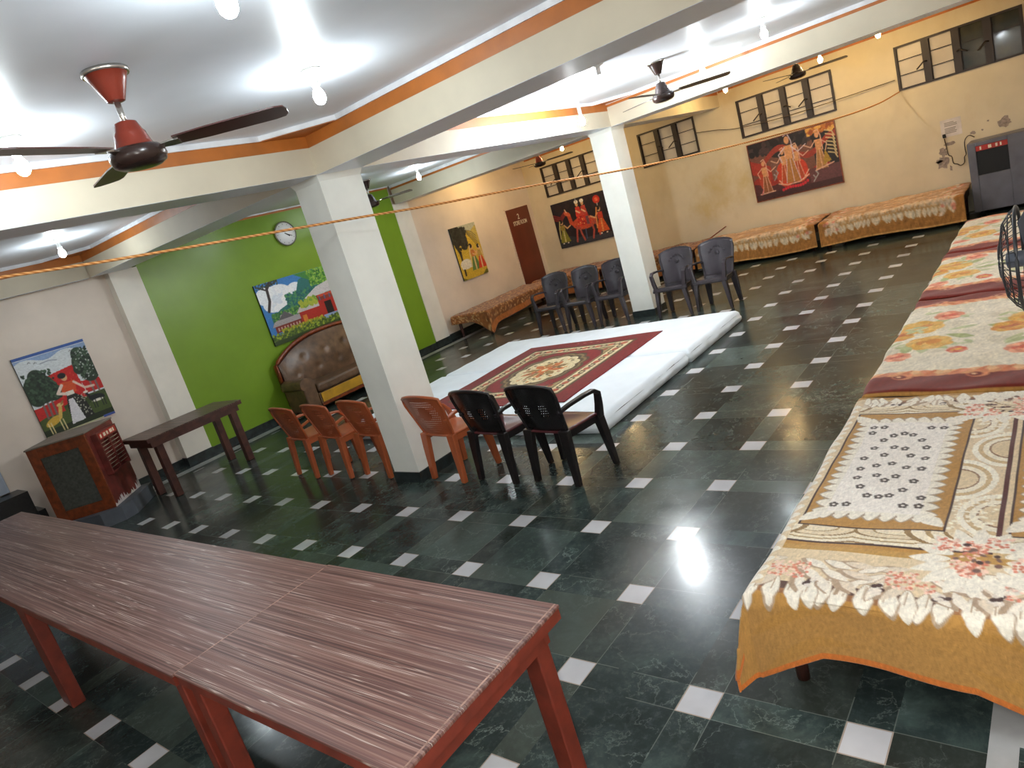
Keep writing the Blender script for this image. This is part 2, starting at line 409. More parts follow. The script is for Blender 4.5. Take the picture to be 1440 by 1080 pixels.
# a raster of colours laid over a grid mesh (the pattern woven into a cloth or painted on a canvas)
class Art:
    def __init__(s, w, h, step, bg):
        s.st = step; s.w, s.h = w, h; s.nu, s.nv = max(2, int(round(w / step))), max(2, int(round(h / step)))
        u = np.linspace(0, w, s.nu + 1); v = np.linspace(0, h, s.nv + 1)
        s.X, s.Y = np.meshgrid(u, v, indexing='ij'); s.C = np.zeros(s.X.shape + (3,)); s.C[:] = bg
    def fill(s, m, c, a=1.0): s.C[m] = s.C[m] * (1 - a) + np.array(c, float) * a; return s
    def soft(s, al, c, a=1.0):
        al = (np.clip(al, 0, 1) * a)[..., None]; s.C += al * (np.array(c, float) - s.C); return s
    def win(s, x, y, r):                              # index window round a point, so small shapes stay cheap
        i0 = np.searchsorted(s.X[:, 0], x - r); i1 = np.searchsorted(s.X[:, 0], x + r); j0 = np.searchsorted(s.Y[0], y - r); j1 = np.searchsorted(s.Y[0], y + r)
        return slice(i0, i1 + 1), slice(j0, j1 + 1)
    def blend(s, w, al, c, a):
        al = (np.clip(al, 0, 1) * a)[..., None]; s.C[w] += al * (np.array(c, float) - s.C[w]); return s
    def rect(s, x0, y0, x1, y1, c, a=1.0): return s.fill((s.X >= x0) & (s.X <= x1) & (s.Y >= y0) & (s.Y <= y1), c, a)
    def ell(s, cx, cy, rx, ry, c, rot=0.0, a=1.0):
        w = s.win(cx, cy, max(rx, ry) + 2 * s.st); dx, dy = s.X[w] - cx, s.Y[w] - cy; cs, sn = math.cos(rot), math.sin(rot)
        q = np.sqrt(((dx * cs + dy * sn) / rx) ** 2 + ((dy * cs - dx * sn) / ry) ** 2)
        return s.blend(w, (1 - q) * min(rx, ry) / s.st + .5, c, a)
    def ring(s, cx, cy, rx, ry, c, t):
        d = np.sqrt(((s.X - cx) / rx) ** 2 + ((s.Y - cy) / ry) ** 2); return s.fill(np.abs(d - 1) < t, c)
    def poly(s, pts, c, a=1.0):
        m = np.zeros(s.X.shape, bool); n = len(pts)
        for i in range(n):
            (x1, y1), (x2, y2) = pts[i], pts[(i + 1) % n]
            if y1 == y2: continue
            k = ((y1 > s.Y) != (y2 > s.Y)) & (s.X < (x2 - x1) * (s.Y - y1) / (y2 - y1) + x1); m ^= k
        return s.fill(m, c, a)
    def line(s, pts, wd, c, a=1.0):
        m = np.full(s.X.shape, 9.0)
        for (x1, y1), (x2, y2) in zip(pts, pts[1:]):
            dx, dy = x2 - x1, y2 - y1; L = dx * dx + dy * dy + 1e-12
            w = s.win((x1 + x2) / 2, (y1 + y2) / 2, max(abs(dx), abs(dy)) / 2 + wd + 2 * s.st)
            t = np.clip(((s.X[w] - x1) * dx + (s.Y[w] - y1) * dy) / L, 0, 1)
            m[w] = np.minimum(m[w], np.hypot(s.X[w] - x1 - t * dx, s.Y[w] - y1 - t * dy))
        return s.soft((wd / 2 - m) / s.st + .5, c, a)
    def petal(s, x, y, L, wd, ang, c, tip=0.62):    # a leaf shape starting at x,y
        w = s.win(x, y, L + wd); ca, sa = math.cos(ang), math.sin(ang)
        t = (s.X[w] - x) * ca + (s.Y[w] - y) * sa; q = (s.Y[w] - y) * ca - (s.X[w] - x) * sa
        k = np.clip(t / L, 0, 1); prof = np.where(k < tip, np.sqrt(np.clip(k / tip, 0, 1)), np.sqrt(np.clip((1 - k) / (1 - tip), 0, 1)) ** 1.3)
        return s.blend(w, np.where((t >= 0) & (t <= L), (wd / 2 * prof - np.abs(q)) / s.st + .5, 0), c, 1.0)
    def dots(s, n, r, cols, box, a=1.0):
        x0, y0, x1, y1 = box
        for i in range(n):
            s.ell(RS.uniform(x0, x1), RS.uniform(y0, y1), r * RS.uniform(.6, 1.3), r * RS.uniform(.6, 1.3), cols[RS.randint(len(cols))], RS.uniform(0, 3), a)
        return s
    def mottle(s, amt):                               # weave-to-weave variation of the dye
        n = RS.normal(0, amt, s.X.shape)
        n = (n + np.roll(n, 1, 0) + np.roll(n, 1, 1) + np.roll(n, 2, 0)) / 2
        s.C *= (1 + n[..., None]); return s
    def mesh(s, name, fn, mat, parent=None, loc=None, rotz=0.0, solid=0.0, smooth=True):
        P = np.stack(fn(s.X, s.Y), -1).reshape(-1, 3); nv = s.nv + 1; nu = s.nu + 1
        i, j = np.meshgrid(np.arange(nu - 1), np.arange(nv - 1), indexing='ij')
        a = (i * nv + j).ravel(); F = np.stack([a, a + nv, a + nv + 1, a + 1], 1).astype(np.int32)
        me = bpy.data.meshes.new(name); me.vertices.add(len(P)); me.vertices.foreach_set('co', P.astype(np.float32).ravel())
        me.loops.add(F.size); me.loops.foreach_set('vertex_index', F.ravel())
        me.polygons.add(len(F)); me.polygons.foreach_set('loop_start', np.arange(0, F.size, 4, dtype=np.int32))
        me.update(calc_edges=True)
        me.polygons.foreach_set('use_smooth', np.full(len(F), smooth))
        at = me.color_attributes.new('pattern', 'FLOAT_COLOR', 'POINT')
        c = np.ones((len(P), 4), np.float32); c[:, :3] = lin(np.clip(s.C, 0, 255).reshape(-1, 3)); at.data.foreach_set('color', c.ravel())
        me.materials.append(M[mat] if isinstance(mat, str) else mat)
        o = bpy.data.objects.new(name, me); COL.objects.link(o)
        if parent: o.parent = parent
        if loc is not None: o.location = loc
        o.rotation_euler.z = rotz
        if solid:
            md = o.modifiers.new('solid', 'SOLIDIFY'); md.thickness = solid; md.offset = -1
        return o

# ---------------------------------------------------------------- the room
CEIL = 3.03; BB = 2.70            # ceiling, underside of the beams
ROT = -0.0142                     # the green wall runs very slightly askew
def yf(x): return 9.53 + ROT * x  # front plane of its pilasters
X0, XW, YR = -2.6, 13.0, 0.0      # wall behind, window wall, wall beside the bed row

struct(MB().box(X0 - .2, XW + .2, -2.4, 9.9, -0.12, 0).build('floor', 'floor'))
struct(MB().box(X0 - .2, XW + .2, -2.4, 9.9, CEIL, CEIL + 0.12).build('ceiling', 'ceil'))

# window wall with real openings
WZ0, WZ1 = 2.05, 2.70
WIN = [(0.49, 2.09), (3.00, 4.59), (5.40, 6.58), (7.54, 8.99)]
b = MB()
ys = [-2.4] + [v for w in WIN for v in w] + [9.9]
b.box(XW, XW + .2, -2.4, 9.9, 0, WZ0); b.box(XW, XW + .2, -2.4, 9.9, WZ1, CEIL)
for a, c in zip(ys[0::2], ys[1::2]): b.box(XW, XW + .2, a, c, WZ0, WZ1)
# flakes of fallen plaster
b.mat(1)
def blob(cy, cz, r, sy=1.0, sz=1.0, n=14, seed=0):
    rs = np.random.RandomState(seed); k = rs.uniform(.6, 1.25, n)
    return [(cy + r * sy * k[i] * math.cos(2 * PI * i / n), cz + r * sz * k[i] * math.sin(2 * PI * i / n)) for i in range(n)]
TX = Matrix(((0, 0, -1, XW), (1, 0, 0, 0), (0, 1, 0, 0), (0, 0, 0, 1)))
for i, (cy, cz, r, sy, sz) in enumerate([(0.82, 1.20, .085, 1.1, .9), (1.62, .98, .10, .55, .7), (1.64, .82, .12, .8, .75), (1.52, 1.09, .05, 1.5, .6),
                                         (1.22, 1.16, .03, 1.4, .8), (1.10, 1.17, .014, 1, 1), (1.02, 1.28, .016, 1.2, .8), (1.55, .72, .03, .6, 1.4), (1.70, .86, .05, 1, .6)]):
    b.prism(blob(cy, cz, r, sy, sz, 16, i + 3), 0.0005, 0.004, TX)
struct(b.build('wall_far', ['wallw', 'plaster']))

# green-side wall: back plane, projecting green panel and two pilasters in lightened wall paint
b = MB(); L = 0.13
b.box(X0, 13.2, L, L + .2, 0, CEIL)
wl = struct(b.build('wall_left', 'wall', None, (0, 9.53, 0), ROT))
b = MB(); b.box(4.235, 8.86, 0.0, L - .001, 0, 2.985)
gp = struct(b.build('wall_green', 'green', None, (0, 9.53, 0), ROT))
b = MB().mat(0); b.box(4.235, 8.86, -0.004, L - .001, 2.985, 3.012).mat(1).box(4.235, 8.86, -.03, L - .001, 3.012, CEIL)
struct(b.build('trim_1', ['orange', 'mould'], None, (0, 9.53, 0), ROT))
for k, (a, c, sh) in enumerate([(3.87, 4.234, 0.0), (8.861, 9.235, 0.0)]):
    b = MB(); b.box(a, c, -0.012, L - .001, 0, BB)
    struct(b.build('pilaster', 'pil', None, (0, 9.53, 0), ROT))
struct(MB().box(X0, 3.86, -0.02 + L, L - .001, 0.0, 0.11).box(3.86, 4.245, -.03, L, 0, .12).box(4.245, 8.855, -.018, -.001, 0, .11)
       .box(8.85, 9.245, -.03, L, 0, .12).box(9.245, 12.99, L - .02, L - .001, 0, .11).build('baseboard_left', 'base', None, (0, 9.53, 0), ROT))

# wall beside the bed row, its return, and the walls behind the photographer
b = MB(); b.box(2.25, 13.2, YR - .2, YR, 0, CEIL); b.box(2.25, 2.45, -2.4, YR - .2, 0, CEIL)
struct(b.build('wall_right', 'wall'))
struct(MB().box(X0 - .2, X0, -2.4, 9.9, 0, CEIL).box(X0, 2.25, -2.4, -2.2, 0, CEIL).build('wall_back', 'wall'))

# beams with an orange band and white moulding on each long side
def beam(p0, p1, w, sides=(1, 1), name='beam', z0=BB, band=(2.905, 2.992)):
    p0, p1 = Vector((*p0, 0)), Vector((*p1, 0)); d = p1 - p0; Ln = d.length; a = math.atan2(d.y, d.x)
    b = MB(); b.box(0, Ln, 0, w, z0, CEIL)
    b.mat(3).box(.0, Ln, .002, w - .002, z0 - .002, z0 - .0002).mat(0)
    for s_, on in zip((-1, 1), sides):
        if not on: continue
        y0 = 0 if s_ < 0 else w
        b.mat(1).box(0, Ln, min(y0, y0 + s_ * .004), max(y0, y0 + s_ * .004), *band)
        b.mat(2).box(0, Ln, min(y0, y0 + s_ * .02), max(y0, y0 + s_ * .02), band[1], CEIL)
        b.mat(0)
    return struct(b.build(name, ['beam', 'orange', 'mould', 'ceil'], None, p0, a))
beam((X0, 4.57), (3.65, 4.57), 0.37)
beam((4.12, 4.575), (8.93, 4.86), 0.37)
beam((9.40, 4.88), (XW, 4.88), 0.36)
beam((4.12, -2.2), (4.12, 4.95), 0.47)
beam((4.12, 4.95), (4.12, 9.46), 0.47)
beam((9.40, 0.0), (9.40, 5.24), 0.47, band=(2.952, 2.985))
beam((9.40, 5.24), (9.40, 9.39), 0.47, band=(2.952, 2.985))
beam((X0, yf(X0)), (3.65, yf(3.65)), 0.125, (1, 0))
b = MB()                          # orange band and moulding at the head of the window wall
b.box(XW - .004, XW, 0.01, 4.86, 2.93, 2.992).box(XW - .004, XW, 5.26, 9.35, 2.93, 2.992).mat(1).box(XW - .03, XW, 0.01, 4.86, 2.992, CEIL).box(XW - .03, XW, 5.26, 9.35, 2.992, CEIL)
struct(b.build('trim_2', ['orange', 'mould']))
# chamfered orange corners of the ceiling bays
def corner(x, y, sx, sy, r=0.42):
    b = MB(); b.prism([(x, y), (x + sx * r, y), (x, y + sy * r)], 2.990, 2.994)
    b.mat(1).prism([(x, y), (x + sx * (r + .02), y), (x, y + sy * (r + .02))], 2.994, CEIL - .0005)
    struct(b.build('trim_3', ['orange', 'mould']))
for c in ((3.645, 4.565, -1, -1), (4.125, 4.57, 1, -1), (8.925, 4.855, -1, -1), (9.405, 4.875, 1, -1), (3.645, 4.945, -1, 1), (4.125, 4.96, 1, 1),
          (8.925, 5.235, -1, 1), (9.405, 5.245, 1, 1), (3.645, 9.475, -1, -1), (12.97, 4.875, -1, -1), (12.97, 5.245, -1, 1)): corner(*c)

# the two square columns with dark skirting
def column(x0, x1, y0, y1):
    b = MB(); b.box(x0, x1, y0, y1, 0, BB)
    b.mat(1).box(x0 - .012, x1 + .012, y0 - .012, y1 + .012, 0, .10)
    # small splayed head under the beam
    b.mat(0).hull([(x0, y0, BB - .05), (x1, y0, BB - .05), (x1, y1, BB - .05), (x0, y1, BB - .05)],
                  [(x0 - .02, y0 - .02, BB - .001), (x1 + .02, y0 - .02, BB - .001), (x1 + .02, y1 + .02, BB - .001), (x0 - .02, y1 + .02, BB - .001)])
    return struct(b.build('column', ['white', 'base']))
column(3.66, 4.10, 4.60, 4.93)
column(8.94, 9.30, 4.88, 5.23)

# windows: dark steel casements with two bars each, stays and frosted panes
def window(n, y0, y1, panes, open_=()):
    t = struct(thing('window_%d' % n, 'x', 'window', (XW, y0, WZ0))); del t['label']; del t['category']
    W, H = y1 - y0, WZ1 - WZ0
    f = MB(); e = 0.03
    f.box(-.02, .04, 0, W, 0, e).box(-.02, .04, 0, W, H - e, H).box(-.02, .04, 0, e, e, H - e).box(-.02, .04, W - e, W, e, H - e)
    cw = (W - 2 * e) / panes
    for k in range(1, panes): f.box(-.03, .04, e + k * cw - .045, e + k * cw + .045, e, H - e)
    for k in range(panes):
        a = e + k * cw + (.045 if k else 0); c = e + (k + 1) * cw - (.045 if k < panes - 1 else 0)
        f.box(.0, .02, a, a + .012, e, H - e).box(.0, .02, c - .012, c, e, H - e)
        if k not in open_:
            for q in (1, 2): f.box(-.002, .012, a, c, H * q / 3 - .006, H * q / 3 + .006)
        else: f.box(-.002, .012, a, c, H * .62 - .006, H * .62 + .006)
        p = MB().box(.022, .028, a, c, e, H - e); p.build('pane', 'paned' if k in open_ else 'pane', t)
    f.build('frame', 'winframe', t)
    for k in range(1, panes):
        s_ = -1 if k % 2 else 1
        y = e + k * cw
        MB().tube([(-.035, y, H * .48), (-.075, y - s_ * .03, H * .50), (-.13, y - s_ * .13, H * .36 if k % 2 else H * .42)], .011, 6).build('stay', 'winframe', t)
    return t
window(1, *WIN[0], 4, (0, 1)); window(2, *WIN[1], 4); window(3, *WIN[2], 3); window(4, *WIN[3], 4)

# store room door in the green-side wall
t = struct(thing('door_1', 'x', 'door', (12.02, yf(12.02) + L, 0), ROT)); del t['label']; del t['category']
MB().rbox(0, .79, -.035, -.002, 0.01, 2.04, .004, 1).build('leaf', 'doorred', t)
MB().box(-.03, -.001, -.02, -.001, 0, 2.07).box(.791, .82, -.02, -.001, 0, 2.07).box(-.03, .82, -.02, -.001, 2.042, 2.07).build('frame', 'wall', t)
def text(s, size, mat, parent, loc, rot, name='lettering', depth=0.0008, align='CENTER', wx=1.0):
    c = bpy.data.curves.new(name, 'FONT'); c.body = s; c.size = size; c.extrude = depth; c.align_x = align; c.offset = size * .015
    o = bpy.data.objects.new(name, c); c.materials.append(M[mat]); COL.objects.link(o); o.parent = parent; o.location = loc; o.rotation_euler = rot
    o.scale.x = wx; return o
text('2', .16, 'cream', t, (.37, -.038, 1.80), (PI / 2, 0, 0))
text('STORE ROOM', .125, 'cream', t, (.385, -.038, 1.68), (PI / 2, 0, 0), wx=.62)

# black granite steps under a pale door panel at the far end of the green-side wall
b = MB(); b.box(.4, 2.03, L - .40, L, 0, .60).box(2.03, 2.10, L - .45, L, 0, .35)
struct(b.build('steps', 'granite', None, (0, 9.53, 0), ROT), )
t = struct(thing('door_2', 'x', 'door', (1.05, yf(1.05) + L, .6), ROT)); del t['label']; del t['category']
MB().rbox(0, .90, -.06, -.002, 0.01, 1.35, .01).build('leaf', 'paleblue', t)
for k in range(4): MB().box(.06 + k * .21, .085 + k * .21, -.075, -.059, .04, 1.3).build('slat', 'plinth', t)

# ---------------------------------------------------------------- lamps on the ceiling
def bulb(x, y, label, kind='cool', zc=CEIL, group='bulbs on the ceiling', drop=0.0):
    t = thing('ceiling_bulb', label, 'light bulb', (x, y, zc), 0, group)
    h = MB(); h.lathe([(.052, -.0005), (.054, -.012), (.03, -.022), (.02, -.03), (.02, -.075 - drop), (.024, -.085 - drop), (.02, -.09 - drop)], 16); h.build('holder', 'socket', t, sharp=40)
    if kind is None: return t
    q = MB(); q.lathe([(.014, -.088 - drop), (.016, -.10 - drop), (.030, -.125 - drop), (.034, -.145 - drop), (.030, -.168 - drop), (.018, -.183 - drop), (.004, -.188 - drop)], 12)
    q.build('glass', kind, t)
    return t
bulb(2.70, 3.15, 'lit white bulb on the ceiling beyond the long blade of the big maroon fan')
bulb(1.45, 3.98, 'lit white bulb before the cream beam, under the left blade of the big maroon fan')
bulb(1.52, 2.06, 'lit white bulb on the ceiling at the top edge, nearest the camera')
bulb(2.92, 7.97, 'lit white bulb on the ceiling over the wooden air cooler')
bulb(8.34, 3.24, 'lit white bulb on the ceiling just past the dark fan of the middle bay')
bulb(7.26, 2.18, 'lit white bulb on the ceiling nearer than the dark fan of the middle bay')
bulb(8.03, 7.76, 'lit white bulb on the ceiling in the bay before the store room')
bulb(6.85, 4.05, 'very bright white bulb hanging close to the beam between the two columns', 'coolx', drop=.195)
bulb(6.06, 3.29, 'unlit bulb holder on the ceiling between the near column and the dark fan', None)
bulb(6.2, 7.6, 'lit white bulb on the ceiling hidden behind the near column, before the green wall', 'cool')
for x, y, lab in ((-.9, -.7, 'behind the camera, nearest the bed row side'), (1.1, -1.3, 'behind the camera, beside the return of the wall'), (-1.7, 1.6, 'behind the camera, near the back wall')):
    bulb(x, y, 'added unseen white bulb on the ceiling ' + lab, 'coolb')  # unseen bulbs added to raise the general light of the hall
bulb(6.3, .9, 'added unseen white bulb on the ceiling over the rose blankets')  # out of view, added to brighten the bed row bay
W = 'yellow bulbs along the window wall'
for x, y, lab in ((11.6, 2.02, 'lit yellow bulb nearest the open clear window panes'), (11.6, 2.79, 'lit yellow bulb beside the dark fan above the large red painting'),
                  (11.6, 4.21, 'lit yellow bulb between the large red painting and the far column'), (11.6, 7.42, 'lit yellow bulb over the camel painting'),
                  (11.0, 8.72, 'lit yellow bulb above the tree painting by the store room door')):
    bulb(x, y, lab, 'warm', group=W, drop={2.02: .03, 2.79: .09, 4.21: .04, 7.42: .05, 8.72: -.02}[y])

# ---------------------------------------------------------------- ceiling fans
def fan(x, y, ang, label, body, blade, R=.67, zc=CEIL, ring='chrome', last=None):
    t = thing('ceiling_fan', label, 'ceiling fan', (x, y, zc), ang, 'ceiling fans')
    MB().lathe([(.088, -.0005), (.092, -.014), (.084, -.02), (.072, -.045), (.052, -.09), (.036, -.125), (.02, -.13)], 24).build('canopy', body, t, sharp=40)
    MB().lathe([(.0945, -.001), (.0955, -.010), (.0925, -.019)], 24).build('canopy_ring', ring, t)
    MB().lathe([(.013, -.12), (.013, -.24)], 10).build('rod', ring, t)
    MB().lathe([(.018, -.205), (.045, -.215), (.058, -.25), (.066, -.262), (.066, -.268), (.075, -.30), (.086, -.325), (.03, -.33)], 24).build('lower_cover', body, t, sharp=40)
    MB().lathe([(.05, -.318), (.100, -.322), (.114, -.335), (.118, -.360), (.108, -.385), (.085, -.398), (.05, -.404), (.012, -.405)], 32).build('motor', 'fandark', t, sharp=50)
    for k in range(3):
        a = 2 * PI * k / 3
        T = Matrix.Rotation(a, 4, 'Z') @ Matrix.Translation((0, 0, -.328)) @ Matrix.Rotation(math.radians(-7), 4, 'X')
        bl = MB()
        out = [(.165, -.052), (.30, -.068), (R - .05, -.080), (R - .012, -.066), (R, -.02), (R, .03), (R - .015, .060), (R - .06, .070), (.30, .066), (.165, .050)]
        bl.prism(out, -.003, .003, T)
        o = bl.build('blade', blade if not (last and k == last[0]) else last[1], t)
        MB().prism([(.10, -.024), (.15, -.034), (.185, -.034), (.185, .034), (.15, .034), (.10, .024)], -.010, -.004, T).build('blade_arm', ring, o)
    return t
fan(1.572, 3.082, math.radians(80), 'big maroon ceiling fan with dark motor, largest and nearest', 'fanred', 'fanblade', .66)
fan(7.272, 3.287, math.radians(62), 'dark brown ceiling fan in the middle bay before the far column', 'fandark', 'fanblack', .70, last=(0, 'fanblack'))
fan(11.2, 3.02, math.radians(38), 'dark ceiling fan in front of the window above the large red painting', 'fandark', 'fanblack', .66)
fan(11.2, 7.72, math.radians(50), 'maroon ceiling fan in front of the window above the camel painting', 'fanred', 'fanblack', .66)
fan(7.2, 8.05, math.radians(-62), 'black ceiling fan seen past the near column against the green wall', 'fandark', 'fanblack', .66)

# ---------------------------------------------------------------- moulded plastic armchairs
def chair(label, wx, body, seat_m, back_m, H=.82, armz=.60, group=None, holes=True, low=False):
    t = thing('plastic_armchair', label, 'chair', (0, 0, 0), 0, group)
    # seat: dished, with a rolled front lip
    def seat(u, v):
        x = (u - .5) * (.50 - .10 * (1 - v)); y = -.17 + v * .40
        z = .425 - .018 * math.sin(PI * u) * math.sin(PI * min(1, v * 1.1)) - (.05 * ((v - .86) / .14) ** 2 if v > .86 else 0) + .012 * v
        return (x, y, z)
    b = MB(); b.grid(seat, 12, 12)
    b.build('seat', seat_m, t, solid=.014)
    ap = MB(); w0, w1 = .20, .245                                    # apron below the seat
    ap.hull([(-w0, -.165, .36), (-w0 + .012, -.165, .36), (-w0 + .012, -.165, .418), (-w0, -.165, .418)], [(-w1, .215, .37), (-w1 + .012, .215, .37), (-w1 + .012, .215, .415), (-w1, .215, .415)])
    ap.hull([(w0 - .012, -.165, .36), (w0, -.165, .36), (w0, -.165, .418), (w0 - .012, -.165, .418)], [(w1 - .012, .215, .37), (w1, .215, .37), (w1, .215, .415), (w1 - .012, .215, .415)])
    ap.box(-w1 + .012, w1 - .012, .20, .214, .37, .412)
    ap.build('apron', body, t)
    # back: curved shell, waisted low and flaring to a crowned top
    def shell(u, v):
        z0 = .405; top = H - .045 + .045 * math.sin(PI * u) ** .7
        z = z0 + (top - z0) * v
        w = .40 + (.13 if low else .09) * min(1, v * 1.25) - .02 * max(0, v - .8) * 5 * .6
        x = (u - .5) * w
        y = -.165 - .085 * v - .055 * (1 - (2 * u - 1) ** 2) * (.35 + .65 * v) + .03
        return (x, y, z)
    s = MB(); s.grid(shell, 16, 16); bk = s.build('backrest', back_m, t, solid=.010)
    rim = MB()
    P = [shell(0, k / 10) for k in range(11)] + [shell(k / 12, 1) for k in range(1, 12)] + [shell(1, 1 - k / 10) for k in range(11)]
    rim.tube(P, .013, 6); rim.build('back_rim', body, t)
    if not holes:                                                    # raised ornament on the solid back
        q = MB()
        for k in range(7):
            a = PI * (.15 + .7 * k / 6); c = Vector(shell(.5 + .24 * math.cos(a), .58 + .22 * math.sin(a)))
            q.rbox(-.02, .02, -.006, .006, -.014, .014, .005, 2, Matrix.Translation(c + Vector((0, .014, 0))) @ Matrix.Rotation(a, 4, 'Y'))
        c = Vector(shell(.5, .62)); q.lathe([(.035, 0), (.03, .008), (.012, .012)], 14, Matrix.Translation(c + Vector((0, .012, 0))) @ Matrix.Rotation(-PI / 2, 4, 'X'))
        q.build('ornament', body, bk)
    for sx in (-1, 1):
        # rear leg: a broad blade tapering to the foot
        lg = MB()
        def ring(cx, cy, z, a, c): return [(cx - a, cy - c, z), (cx + a, cy - c, z), (cx + a, cy + c, z), (cx - a, cy + c, z)]
        lg.rings([ring(sx * .186, -.155, .43, .046, .022), ring(sx * .196, -.165, .30, .041, .022), ring(sx * .212, -.185, .004, .025, .020)], True, False)
        lg.build('leg', body, t, bevel=.006)
        lg = MB()
        lg.rings([ring(sx * .238 * wx, .185, .42, .030, .036), ring(sx * .262 * wx, .190, .25, .026, .032), ring(sx * .29 * wx, .198, .004, .018, .022)], True, False)
        lg.build('leg', body, t, bevel=.006)
        ar = MB()
        ya = -.175 - .085 * (armz - .4) / (H - .4)
        if low:
            pts = [(sx * .205, ya + .03, armz - .03), (sx * wx * .245, -.06, armz), (sx * wx * .275, .06, armz), (sx * wx * .28, .13, armz - .015), (sx * wx * .268, .175, armz - .08), (sx * wx * .250, .19, .41)]
            ar.sweep(pts, [(.04, .022), (.05, .022), (.058, .022), (.06, .024), (.055, .03), (.05, .05)], (1, 0, 0))
        else:
            pts = [(sx * .215, ya + .02, armz - .03), (sx * wx * .255, -.10, armz - .005), (sx * wx * .285, .05, armz + .012), (sx * wx * .295, .14, armz + .012), (sx * wx * .293, .185, armz - .02), (sx * wx * .275, .19, .50), (sx * wx * .25, .188, .40)]
            ar.sweep(pts, [(.035, .026), (.042, .026), (.05, .026), (.05, .028), (.05, .034), (.05, .045), (.05, .06)], (1, 0, 0))
        ar.build('armrest', body, t, bevel=.006)
    return t
F = -PI / 2 - .14
CG = 'plastic chairs facing the white mattress'
o1 = chair('orange plastic armchair standing right beside the near column, on the side of the black chairs', .82, 'orangep', 'orangep', 'orangeback', .81, .59, 'orange plastic armchairs', True, True)
o1.location = (3.89, 4.275, 0); o1.rotation_euler.z = F
OG = 'orange plastic armchairs'
dup(o1, 'orange plastic armchair partly hidden by the near column on its green wall side', (3.93, 5.27, 0), F, OG)
dup(o1, 'middle one of the three orange plastic armchairs before the leather sofa', (3.90, 5.83, 0), F, OG)
dup(o1, 'orange plastic armchair nearest the brown wooden table', (3.88, 6.38, 0), F, OG)
b1 = chair('black plastic armchair with maroon seat, at the open end of the near row', .95, 'blackp', 'maroonp', 'blackback', .82, .61, 'black plastic armchairs of the near row')
b1.location = (3.90, 3.125, 0); b1.rotation_euler.z = F
b2 = chair('black plastic armchair between the orange one and another black one', .84, 'blackp', 'maroonp', 'blackback', .82, .61, 'black plastic armchairs of the near row')
b2.location = (3.90, 3.72, 0); b2.rotation_euler.z = F
g1 = chair('dark plastic armchair with glossy carved back, at the bed end of the far row', .82, 'greyp', 'greyp', 'greyp', .88, .63, 'dark plastic armchairs of the far row', False)
g1.location = (8.92, 3.87, 0); g1.rotation_euler.z = PI / 2 - .02
DG = 'dark plastic armchairs of the far row'
dup(g1, 'dark plastic armchair touching the far column on its window side', (8.86, 4.43, 0), PI / 2 + .03, DG)
dup(g1, 'dark plastic armchair half hidden behind the far column', (9.02, 5.505, 0), PI / 2, DG)
dup(g1, 'middle dark plastic armchair of the three beside the far column', (8.96, 6.05, 0), PI / 2 - .02, DG)
dup(g1, 'dark plastic armchair nearest the brown speckled bed at the store room', (8.93, 6.61, 0), PI / 2 + .02, DG)

# ---------------------------------------------------------------- white floor mattresses and the rug
def mattress(x0, x1, y0, y1, label, seed):
    rs = np.random.RandomState(seed); ph = rs.uniform(0, 6, 6); H = .145
    b = MB()
    n, m = 30, 44
    def top(u, v):
        x = x0 + (x1 - x0) * u; y = y0 + (y1 - y0) * v
        e = min(u * (x1 - x0), (1 - u) * (x1 - x0), v * (y1 - y0), (1 - v) * (y1 - y0))
        z = H - .045 * max(0, 1 - e / .05) ** 2 + .003 * math.sin(6 * x + ph[0]) * math.sin(5 * y + ph[1]) + .002 * math.sin(17 * x + 11 * y + ph[2])
        return (x, y, z)
    def uu(k, n, L):       # denser near the rim
        c = k / n; d = .06 / L
        return c / .12 * d if c < .12 else (1 - (1 - c) / .12 * d if c > .88 else d + (c - .12) / .76 * (1 - 2 * d))
    b.grid(lambda u, v: top(uu(u * n, n, x1 - x0), uu(v * m, m, y1 - y0)), n, m)
    ring = []
    N = 160; per = 2 * (x1 - x0 + y1 - y0)
    def edge(sv):
        s_ = (sv % 1) * per; a, c = x1 - x0, y1 - y0
        if s_ < a: return Vector((x0 + s_, y0, 0)), Vector((0, -1, 0))
        s_ -= a
        if s_ < c: return Vector((x1, y0 + s_, 0)), Vector((1, 0, 0))
        s_ -= c
        if s_ < a: return Vector((x1 - s_, y1, 0)), Vector((0, 1, 0))
        return Vector((x0, y1 - (s_ - a), 0)), Vector((-1, 0, 0))
    for q, (z, out) in enumerate(((H - .046, 0), (H - .075, .016), (.06, .022), (.03, .016), (.004, 0.0))):
        r = []
        for k in range(N):
            p, nn = edge(k / N); w = .006 * math.sin(k * .9 + ph[3] + q) + .005 * math.sin(k * 2.3 + ph[4])
            r.append(p + nn * (out + (w if 0 < q < 4 else 0)) + Vector((0, 0, z)))
        ring.append(r)
    b.rings(ring, False, True)
    return tag(b.build('floor_mattress', 'sheet'), label, 'mattress', 'white floor mattresses')
mattress(4.64, 6.44, 3.27, 6.93, 'white sheeted floor mattress behind the black and orange chairs', 1)
mattress(6.46, 7.97, 3.25, 6.92, 'white sheeted floor mattress on the far side, before the dark far chairs', 2)

